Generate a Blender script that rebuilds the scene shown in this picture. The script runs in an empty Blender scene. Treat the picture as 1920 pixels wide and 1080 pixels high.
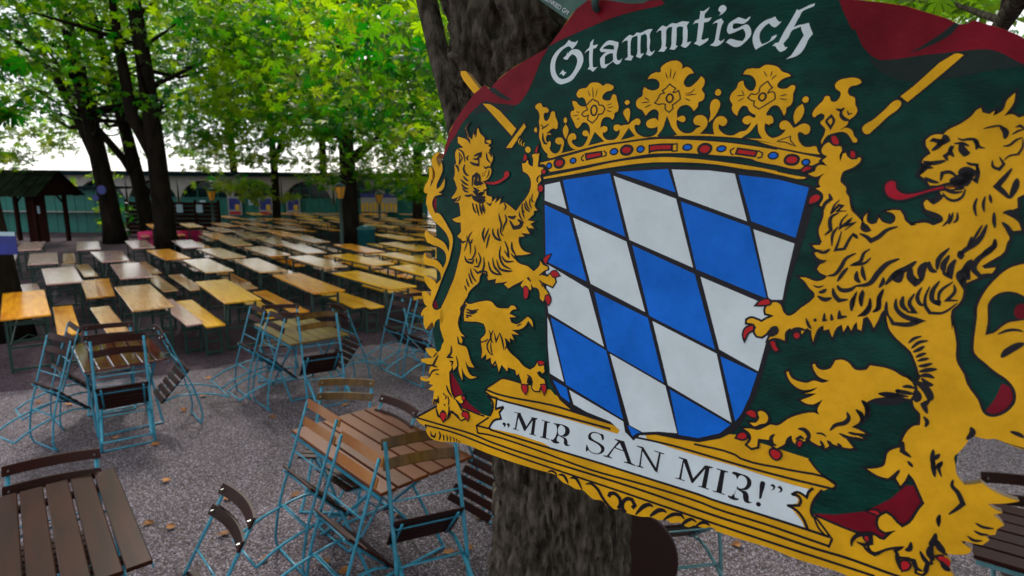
import bpy, bmesh, math, random
import numpy as np
from mathutils import Vector, Matrix, noise, geometry
random.seed(7)
rng = np.random.default_rng(7)
sc = bpy.context.scene
C = sc.collection

# ------------------------------------------------------------------ camera
EYE = Vector((0, 0, 2.52))
PITCH, ROLL, FPX = 0.179, 0.009, 1100.0
d0 = Vector((0, -math.sin(PITCH), -math.cos(PITCH)))
FWD = Vector((0, math.cos(PITCH), -math.sin(PITCH)))
RIGHT = Vector((math.cos(ROLL), 0, 0)) - math.sin(ROLL) * d0
DOWN = Vector((math.sin(ROLL), 0, 0)) + math.cos(ROLL) * d0
cd = bpy.data.cameras.new('camera')
cd.sensor_width = 36
cd.lens = FPX / 1920 * 36
cd.clip_start = 0.05
cd.clip_end = 400
cd.dof.use_dof = True
cd.dof.focus_distance = 1.3
cd.dof.aperture_fstop = 4.6
cam = bpy.data.objects.new('camera', cd)
C.objects.link(cam)
m = Matrix.Identity(4)
for i in range(3):
    m[i][0] = RIGHT[i]; m[i][1] = -DOWN[i]; m[i][2] = -FWD[i]; m[i][3] = EYE[i]
cam.matrix_world = m
sc.camera = cam

# ------------------------------------------------------------------ sky, sun, exposure
SUN_EL, SUN_AZ = math.radians(42), math.radians(-20)     # azimuth measured from +Y towards +X
w = bpy.data.worlds.new('World'); sc.world = w; w.use_nodes = True
nt = w.node_tree; nt.nodes.clear()
o_ = nt.nodes.new('ShaderNodeOutputWorld'); b_ = nt.nodes.new('ShaderNodeBackground')
sky = nt.nodes.new('ShaderNodeTexSky'); sky.sky_type = 'NISHITA'; sky.sun_disc = False
sky.sun_elevation = SUN_EL; sky.sun_rotation = SUN_AZ
sky.air_density = 1.0; sky.dust_density = 1.0; sky.ozone_density = 1.0
# thin bright cloud over the blue sky
mx_ = nt.nodes.new('ShaderNodeMix'); mx_.data_type = 'RGBA'; cn = nt.nodes.new('ShaderNodeTexNoise'); cn.inputs['Scale'].default_value = 2.2; cn.inputs['Detail'].default_value = 5
cr = nt.nodes.new('ShaderNodeMapRange'); cr.inputs['From Min'].default_value = .3; cr.inputs['From Max'].default_value = .6; cr.inputs['To Min'].default_value = .55; cr.inputs['To Max'].default_value = .95
tcw = nt.nodes.new('ShaderNodeTexCoord'); nt.links.new(tcw.outputs['Generated'], cn.inputs['Vector']); nt.links.new(cn.outputs['Fac'], cr.inputs['Value']); nt.links.new(cr.outputs['Result'], mx_.inputs[0])
nt.links.new(sky.outputs[0], mx_.inputs[6]); mx_.inputs[7].default_value = (10.5, 10.6, 10.9, 1)
nt.links.new(mx_.outputs[2], b_.inputs[0]); b_.inputs[1].default_value = 0.13
nt.links.new(b_.outputs[0], o_.inputs[0])
sd = bpy.data.lights.new('sun', 'SUN'); sd.energy = 3.5; sd.angle = math.radians(9); sd.color = (1, .95, .86)
sun = bpy.data.objects.new('sun', sd); C.objects.link(sun)
sv = Vector((math.sin(SUN_AZ) * math.cos(SUN_EL), math.cos(SUN_AZ) * math.cos(SUN_EL), math.sin(SUN_EL)))
sun.rotation_euler = (-sv).to_track_quat('-Z', 'Y').to_euler()
sc.view_settings.view_transform = 'Standard'; sc.view_settings.look = 'None'
sc.view_settings.exposure = 0.1; sc.view_settings.gamma = 1.0
sc.cycles.max_bounces = 6; sc.cycles.transparent_max_bounces = 6

# ------------------------------------------------------------------ materials
def mat(name, col, rough=.6, metal=0, spec=.5, var=0, vscale=8, col2=None, bump=0, bscale=40, bdist=.01, coat=0, stretch=None, obj=True, detail=4, coat_rough=.08, obj_var=0, grime=0):
    m = bpy.data.materials.new(name); m.use_nodes = True
    nt = m.node_tree; N = nt.nodes; L = nt.links
    p = N['Principled BSDF']
    p.inputs['Base Color'].default_value = (*col, 1)
    p.inputs['Roughness'].default_value = rough
    p.inputs['Metallic'].default_value = metal
    p.inputs['Specular IOR Level'].default_value = spec
    p.inputs['Coat Weight'].default_value = coat
    p.inputs['Coat Roughness'].default_value = coat_rough
    m.diffuse_color = (*col, 1)
    tc = N.new('ShaderNodeTexCoord'); src = tc.outputs['Object']
    if stretch:
        mp = N.new('ShaderNodeMapping'); mp.inputs['Scale'].default_value = stretch
        L.new(src, mp.inputs['Vector']); src = mp.outputs['Vector']
    outcol = None
    if var or col2:
        n = N.new('ShaderNodeTexNoise'); n.inputs['Scale'].default_value = vscale; n.inputs['Detail'].default_value = detail
        L.new(src, n.inputs['Vector'])
        r = N.new('ShaderNodeValToRGB'); r.color_ramp.elements[0].position = .3; r.color_ramp.elements[1].position = .7
        c2 = col2 if col2 else tuple(max(0, c * (1 - var)) for c in col)
        r.color_ramp.elements[0].color = (*c2, 1); r.color_ramp.elements[1].color = (*col, 1)
        L.new(n.outputs['Fac'], r.inputs['Fac']); L.new(r.outputs['Color'], p.inputs['Base Color'])
        outcol = r.outputs['Color']
    if obj_var:
        oi = N.new('ShaderNodeObjectInfo'); hs = N.new('ShaderNodeHueSaturation')
        mr = N.new('ShaderNodeMapRange'); mr.inputs['To Min'].default_value = 1 - obj_var; mr.inputs['To Max'].default_value = 1 + obj_var
        L.new(oi.outputs['Random'], mr.inputs['Value']); L.new(mr.outputs['Result'], hs.inputs['Value'])
        if outcol: L.new(outcol, hs.inputs['Color'])
        else: hs.inputs['Color'].default_value = (*col, 1)
        L.new(hs.outputs['Color'], p.inputs['Base Color'])
    if grime:
        g = N.new('ShaderNodeTexNoise'); g.inputs['Scale'].default_value = 9; g.inputs['Detail'].default_value = 9; g.inputs['Roughness'].default_value = .72; L.new(tc.outputs['Object'], g.inputs['Vector'])
        gr = N.new('ShaderNodeMapRange'); gr.inputs['From Min'].default_value = .34; gr.inputs['From Max'].default_value = .6; gr.inputs['To Min'].default_value = 1 - grime; gr.inputs['To Max'].default_value = 1.04; L.new(g.outputs['Fac'], gr.inputs['Value'])
        vm = N.new('ShaderNodeVectorMath'); vm.operation = 'SCALE'; L.new(gr.outputs['Result'], vm.inputs['Scale'])
        if outcol: L.new(outcol, vm.inputs[0])
        else: vm.inputs[0].default_value = col
        L.new(vm.outputs[0], p.inputs['Base Color'])
        rr = N.new('ShaderNodeMapRange'); rr.inputs['From Min'].default_value = .35; rr.inputs['From Max'].default_value = .65; rr.inputs['To Min'].default_value = rough + .2; rr.inputs['To Max'].default_value = rough - .08; L.new(g.outputs['Fac'], rr.inputs['Value']); L.new(rr.outputs['Result'], p.inputs['Roughness'])
    if bump:
        n2 = N.new('ShaderNodeTexNoise'); n2.inputs['Scale'].default_value = bscale; n2.inputs['Detail'].default_value = 5
        L.new(src, n2.inputs['Vector'])
        bp = N.new('ShaderNodeBump'); bp.inputs['Strength'].default_value = bump; bp.inputs['Distance'].default_value = bdist
        L.new(n2.outputs['Fac'], bp.inputs['Height']); L.new(bp.outputs['Normal'], p.inputs['Normal'])
    return m

M = {}
paint = dict(grime=.22, rough=.36, spec=.12, bump=.35, bscale=90, bdist=.0015)
M['gold'] = mat('gold_paint', (.86, .43, .008), var=.12, vscale=14, **paint)
M['green'] = mat('green_paint', (.0001, .055, .042), rough=.24, spec=.09, grime=.4, col2=(.0003, .026, .02), vscale=16, bump=.4, bscale=110, bdist=.002, stretch=(1, 2.2, 1))
M['crimson'] = mat('crimson_paint', (.22, .001, .014), var=.3, vscale=9, **paint)
M['crimson2'] = mat('tongue_paint', (.45, .006, .025), **paint)
M['shadow'] = mat('dark_fold_paint', (.012, .022, .022), **paint)
M['black'] = mat('black_paint', (.004, .003, .008), rough=.42, spec=.2, bump=.3, bscale=160, bdist=.001)
M['white'] = mat('white_paint', (.66, .73, .80), var=.05, vscale=20, **dict(paint, grime=.09))
M['blue'] = mat('blue_paint', (.001, .150, .74), var=.10, vscale=12, **paint)
M['red'] = mat('red_paint', (.5, .012, .018), **paint)
M['board'] = mat('board_wood', (.80, .40, .008), var=.15, vscale=10, **paint)
M['edge'] = mat('board_edge_paint', (.45, .24, .07), rough=.5, var=.4, vscale=30)
M['bark'] = mat('bark', (.13, .11, .088), rough=.95, spec=.05, col2=(.014, .011, .008), vscale=34, bump=1, bscale=85, bdist=.014, stretch=(1, 1, .42), detail=10)
M['far_bark'] = mat('far_bark', (.022, .017, .013), rough=1, spec=.02, col2=(.007, .006, .005), vscale=5, bump=.6, bscale=12, bdist=.04, stretch=(1, 1, .3))
M['blue_steel'] = mat('blue_steel_paint', (.035, .27, .40), rough=.35, spec=.4, col2=(.018, .17, .27), vscale=22, bump=.1, bscale=90)
M['grey_blue_steel'] = mat('weathered_blue_steel', (.09, .24, .28), rough=.42, var=.3, vscale=22)
M['green_steel'] = mat('green_steel_paint', (.006, .045, .035), rough=.45, var=.3, vscale=9)
M['slat'] = mat('wet_brown_slat', (.042, .009, .004), rough=.4, spec=.14, col2=(.016, .004, .002), vscale=2.5, bump=.12, bscale=50, bdist=.001, coat=.06, stretch=(1, 6, 1), obj_var=.25, coat_rough=.12)
M['dark_slat'] = mat('dark_brown_slat', (.026, .005, .003), rough=.5, spec=.12, col2=(.02, .005, .004), vscale=6, bump=.2, bscale=50, bdist=.002, coat=.03, stretch=(1, 5, 1), obj_var=.2)
M['olive_slat'] = mat('algae_stained_slat', (.13, .065, .010), rough=.4, spec=.16, col2=(.06, .026, .005), vscale=3.2, bump=.2, bscale=40, bdist=.002, coat=.12, stretch=(2, 5, 1), obj_var=.2)
M['gloss_slat'] = mat('varnished_dark_red_slat', (.11, .014, .010), rough=.12, spec=.6, col2=(.05, .008, .008), vscale=3, coat=1, coat_rough=.05, bump=.15, bscale=9, bdist=.004)
M['moss_slat'] = mat('yellow_olive_slat', (.22, .15, .012), rough=.3, spec=.3, col2=(.10, .05, .008), vscale=2, coat=.2)
M['red_slat'] = mat('orange_brown_slat', (.32, .115, .012), rough=.35, spec=.3, col2=(.20, .055, .008), vscale=3, bump=.2, bscale=40, bdist=.002, coat=.3, obj_var=.2)
for k, (a, b) in {'amber': ((.90, .40, .010), (.62, .2, .004)), 'yellow': ((.92, .52, .008), (.70, .30, .004)),
                  'pale': ((.78, .46, .20), (.55, .27, .09)), 'pinkish': ((.80, .50, .44), (.60, .32, .28))}.items():  # pinkish white partly stands for sky glare on the weathered wood
    M['top_' + k] = mat(k + '_varnished_wood', a, rough=.26, col2=b, vscale=2.2, bump=.08, bscale=20, bdist=.002, coat={'amber': .35, 'yellow': .25, 'pale': .9, 'pinkish': 1}[k], stretch=(1, 7, 1), obj_var=.2, coat_rough=.13)
M['steel'] = mat('screw_metal', (.5, .5, .5), rough=.3, metal=1)
M['teal_wall'] = mat('teal_boards', (.001, .15, .12), rough=.6, var=.3, vscale=2)
M['plaster'] = mat('grey_plaster', (.34, .32, .30), rough=.8, var=.2, vscale=2)
M['roof'] = mat('dark_roofing', (.008, .02, .024), rough=1, spec=0, var=.3, vscale=3)
M['dark_wood'] = mat('dark_red_timber', (.024, .007, .005), rough=.8, spec=.05, var=.4, vscale=5, stretch=(1, 1, 5))
M['shingle'] = mat('mossy_shingle', (.012, .018, .010), rough=1, spec=0, var=.45, vscale=3, obj_var=.3)
M['glass'] = mat('window_glass', (.005, .02, .02), rough=.15, spec=.3)
M['paper'] = mat('notice_paper', (.35, .5, .6), rough=.7)
M['poster_blue'] = mat('blue_print', (.005, .02, .25), rough=.4, var=.5, vscale=5)
M['amber_glass'] = mat('amber_glass', (.62, .27, .015), rough=.2, spec=.6)
M['bin'] = mat('teal_bin_metal', (.008, .10, .12), rough=.35, var=.3, vscale=4)
M['magenta'] = mat('magenta_plastic', (.75, .003, .16), rough=.4, var=.25, vscale=6)
M['pot'] = mat('terracotta', (.2, .07, .03), rough=.8, var=.3, vscale=6)
M['beer'] = mat('beer_yellow_print', (.75, .42, .01), rough=.4, var=.3, vscale=9)
M['foam'] = mat('white_print', (.28, .27, .26), rough=.4)
M['patina'] = mat('verdigris_metal', (.05, .12, .10), rough=.5, metal=.4, col2=(.02, .04, .04), vscale=18, bump=.3, bscale=60, bdist=.003)
M['fallen'] = mat('fallen_leaf', (.42, .17, .03), rough=.8, col2=(.16, .05, .015), vscale=20, obj_var=.4)

def leaf_mat(name, c1, c2, t1, t2, w_tr=.5):
    m = bpy.data.materials.new(name); m.use_nodes = True
    nt = m.node_tree; N = nt.nodes; L = nt.links; N.clear()
    out = N.new('ShaderNodeOutputMaterial'); p = N.new('ShaderNodeBsdfPrincipled'); t = N.new('ShaderNodeBsdfTranslucent'); mx = N.new('ShaderNodeMixShader')
    at = N.new('ShaderNodeAttribute'); at.attribute_name = 'tone'
    for node, key, a, b in ((p, 'Base Color', c1, c2), (t, 'Color', t1, t2)):
        r = N.new('ShaderNodeValToRGB'); r.color_ramp.elements[0].color = (*a, 1); r.color_ramp.elements[1].color = (*b, 1)
        L.new(at.outputs['Fac'], r.inputs['Fac']); L.new(r.outputs['Color'], node.inputs[key])
    p.inputs['Roughness'].default_value = .4; p.inputs['Specular IOR Level'].default_value = .35
    mx.inputs[0].default_value = w_tr
    L.new(p.outputs[0], mx.inputs[1]); L.new(t.outputs[0], mx.inputs[2]); L.new(mx.outputs[0], out.inputs[0])
    return m
M['leaf'] = leaf_mat('chestnut_leaf', (.002, .035, .002), (.045, .12, .003), (.008, .24, .003), (.58, .84, .002), .58)
M['leaf_yellow'] = leaf_mat('yellow_green_leaf', (.04, .10, .012), (.09, .13, .015), (.25, .5, .01), (.55, .6, .02))

# ------------------------------------------------------------------ helpers
def tag(o, label=None, cat=None, group=None, kind=None):
    if label: o['label'] = label
    if cat: o['category'] = cat
    if group: o['group'] = group
    if kind: o['kind'] = kind
    return o
def empty(name, loc=(0, 0, 0), rz=0, parent=None):
    o = bpy.data.objects.new(name, None); C.objects.link(o); o.location = loc; o.rotation_euler = (0, 0, rz); o.empty_display_size = .1
    if parent: o.parent = parent
    return o
def link(name, me, mats, parent=None, smooth=False):
    if not isinstance(mats, (list, tuple)): mats = [mats]
    for x in mats: me.materials.append(x)
    if smooth: me.polygons.foreach_set('use_smooth', [True] * len(me.polygons))
    o = bpy.data.objects.new(name, me); C.objects.link(o)
    if parent: o.parent = parent
    return o
class MB:
    def __init__(s): s.v = []; s.f = []; s.mi = []
    def add(s, v, f, mi=0):
        k = len(s.v); s.v += [tuple(x) for x in v]; s.f += [tuple(i + k for i in q) for q in f]; s.mi += [mi] * len(f)
    def box(s, c, d, R=None, mi=0, bev=0):
        x, y, z = d[0] / 2, d[1] / 2, d[2] / 2
        if bev:
            b = bev
            vs = []
            for sz, zz in ((-1, z), (-1, z - b), (1, z - b), (1, z)):
                xi, yi = (x, y) if zz != z else (x - b, y - b)
                vs += [(-xi, -yi, sz * zz), (xi, -yi, sz * zz), (xi, yi, sz * zz), (-xi, yi, sz * zz)]
            f = [(3, 2, 1, 0), (12, 13, 14, 15)]
            for l in range(3):
                for i in range(4): f.append((l * 4 + i, l * 4 + (i + 1) % 4, l * 4 + 4 + (i + 1) % 4, l * 4 + 4 + i))
        else:
            vs = [(-x, -y, -z), (x, -y, -z), (x, y, -z), (-x, y, -z), (-x, -y, z), (x, -y, z), (x, y, z), (-x, y, z)]
            f = [(3, 2, 1, 0), (4, 5, 6, 7), (0, 1, 5, 4), (1, 2, 6, 5), (2, 3, 7, 6), (3, 0, 4, 7)]
        if R is None: R = Matrix.Identity(3)
        c = Vector(c)
        s.add([c + R @ Vector(v) for v in vs], f, mi)
    def tube(s, pts, r, seg=6, mi=0, cap=True, flat=None):
        pts = [Vector(p) for p in pts]; n = len(pts)
        rs = r if isinstance(r, (list, tuple)) else [r] * n
        vs = []; up = Vector((0, 0, 1)); prev = None
        for i, p in enumerate(pts):
            t = (pts[min(i + 1, n - 1)] - pts[max(i - 1, 0)]).normalized()
            a = prev - t * prev.dot(t) if prev is not None else (up.cross(t) if abs(t.z) < .95 else Vector((1, 0, 0)).cross(t))
            if a.length < 1e-4: a = Vector((1, 0, 0)).cross(t)
            a.normalize(); b = t.cross(a); prev = a
            for k in range(seg):
                an = 2 * math.pi * k / seg
                vs.append(p + (a * math.cos(an) + b * math.sin(an) * (flat or 1)) * rs[i])
        f = []
        for i in range(n - 1):
            for k in range(seg):
                f.append((i * seg + k, i * seg + (k + 1) % seg, (i + 1) * seg + (k + 1) % seg, (i + 1) * seg + k))
        if cap: f += [tuple(range(seg))[::-1], tuple(range((n - 1) * seg, n * seg))]
        s.add(vs, f, mi)
    def lathe(s, prof, seg=20, c=(0, 0, 0), mi=0):
        vs = []; n = len(prof)
        for r, z in prof:
            for k in range(seg):
                a = 2 * math.pi * k / seg; vs.append((c[0] + r * math.cos(a), c[1] + r * math.sin(a), c[2] + z))
        f = [(i * seg + k, i * seg + (k + 1) % seg, (i + 1) * seg + (k + 1) % seg, (i + 1) * seg + k) for i in range(n - 1) for k in range(seg)]
        f += [tuple(range(seg))[::-1], tuple(range((n - 1) * seg, n * seg))]
        s.add(vs, f, mi)
    def mesh(s, name):
        me = bpy.data.meshes.new(name); me.from_pydata(s.v, [], s.f); me.polygons.foreach_set('material_index', s.mi); me.update(); return me
    def build(s, name, mats, parent=None, smooth=False): return link(name, s.mesh(name), mats, parent, smooth)
def copy_tree(o, parent=None):
    c = o.copy(); C.objects.link(c)
    if parent: c.parent = parent
    for ch in o.children: copy_tree(ch, c)
    return c
def ray(x, y): return FWD + RIGHT * ((x - 960) / FPX) + DOWN * ((y - 540) / FPX)
def G(x, y, h=0):                       # the point at height h that stands at this place of the photograph
    r = ray(x, y); return EYE + r * ((h - EYE.z) / r.z)

# ------------------------------------------------------------------ ground
def ground_mat(name, cols, scale, big, wet=.5, spec=.4):
    m = bpy.data.materials.new(name); m.use_nodes = True
    nt = m.node_tree; N = nt.nodes; L = nt.links; p = N['Principled BSDF']
    tc = N.new('ShaderNodeTexCoord')
    v = N.new('ShaderNodeTexVoronoi'); v.inputs['Scale'].default_value = scale; L.new(tc.outputs['Object'], v.inputs['Vector'])
    sp = N.new('ShaderNodeSeparateColor'); L.new(v.outputs['Color'], sp.inputs['Color'])
    r = N.new('ShaderNodeValToRGB'); e = r.color_ramp.elements
    e[0].position = 0; e[0].color = (*cols[0], 1); e[1].position = 1; e[1].color = (*cols[-1], 1)
    for i, c in enumerate(cols[1:-1]):
        q = e.new((i + 1) / (len(cols) - 1)); q.color = (*c, 1)
    L.new(sp.outputs[0], r.inputs['Fac'])
    n = N.new('ShaderNodeTexNoise'); n.inputs['Scale'].default_value = big; n.inputs['Detail'].default_value = 6; L.new(tc.outputs['Object'], n.inputs['Vector'])
    mr = N.new('ShaderNodeMapRange'); mr.inputs['From Min'].default_value = .3; mr.inputs['From Max'].default_value = .7
    mr.inputs['To Min'].default_value = .62; mr.inputs['To Max'].default_value = 1.2; L.new(n.outputs['Fac'], mr.inputs['Value'])
    mx = N.new('ShaderNodeVectorMath'); mx.operation = 'SCALE'; L.new(r.outputs['Color'], mx.inputs[0]); L.new(mr.outputs['Result'], mx.inputs['Scale'])
    L.new(mx.outputs[0], p.inputs['Base Color'])
    bp = N.new('ShaderNodeBump'); bp.inputs['Strength'].default_value = .9; bp.inputs['Distance'].default_value = .012; bp.invert = True
    L.new(v.outputs['Distance'], bp.inputs['Height']); L.new(bp.outputs['Normal'], p.inputs['Normal'])
    p.inputs['Roughness'].default_value = wet; p.inputs['Specular IOR Level'].default_value = spec
    return m
M['gravel'] = ground_mat('gravel', [(.02, .016, .024), (.09, .070, .092), (.19, .155, .20), (.06, .042, .04), (.42, .37, .45), (.16, .10, .08), (.03, .024, .032), (.12, .095, .12)], 100, .9, .6, .2)
M['earth_shade'] = ground_mat('shaded_earth', [(.03, .018, .025), (.07, .05, .065), (.11, .08, .10), (.05, .03, .03)], 55, .7, .9, .1)  # dark tone is mostly table shade put into the colour, plus wet soil
b = MB(); b.add([(-90, -30, 0), (90, -30, 0), (90, 120, 0), (-90, 120, 0)], [(0, 1, 2, 3)])
tag(b.build('ground', M['gravel']), kind='structure')
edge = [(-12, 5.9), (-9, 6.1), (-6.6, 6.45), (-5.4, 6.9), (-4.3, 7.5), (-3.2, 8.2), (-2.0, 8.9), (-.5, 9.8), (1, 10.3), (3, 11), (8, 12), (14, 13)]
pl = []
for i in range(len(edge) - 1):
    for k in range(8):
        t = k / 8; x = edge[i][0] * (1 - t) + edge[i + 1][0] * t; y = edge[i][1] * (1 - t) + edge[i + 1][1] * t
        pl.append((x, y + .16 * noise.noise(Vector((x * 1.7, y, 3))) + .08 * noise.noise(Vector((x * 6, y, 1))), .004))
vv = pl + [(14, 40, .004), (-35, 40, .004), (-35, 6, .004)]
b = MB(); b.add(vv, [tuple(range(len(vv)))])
tag(b.build('shaded_earth_floor', M['earth_shade']), kind='structure')  # darker sheet painting in the tables' shade over damp soil

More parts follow.
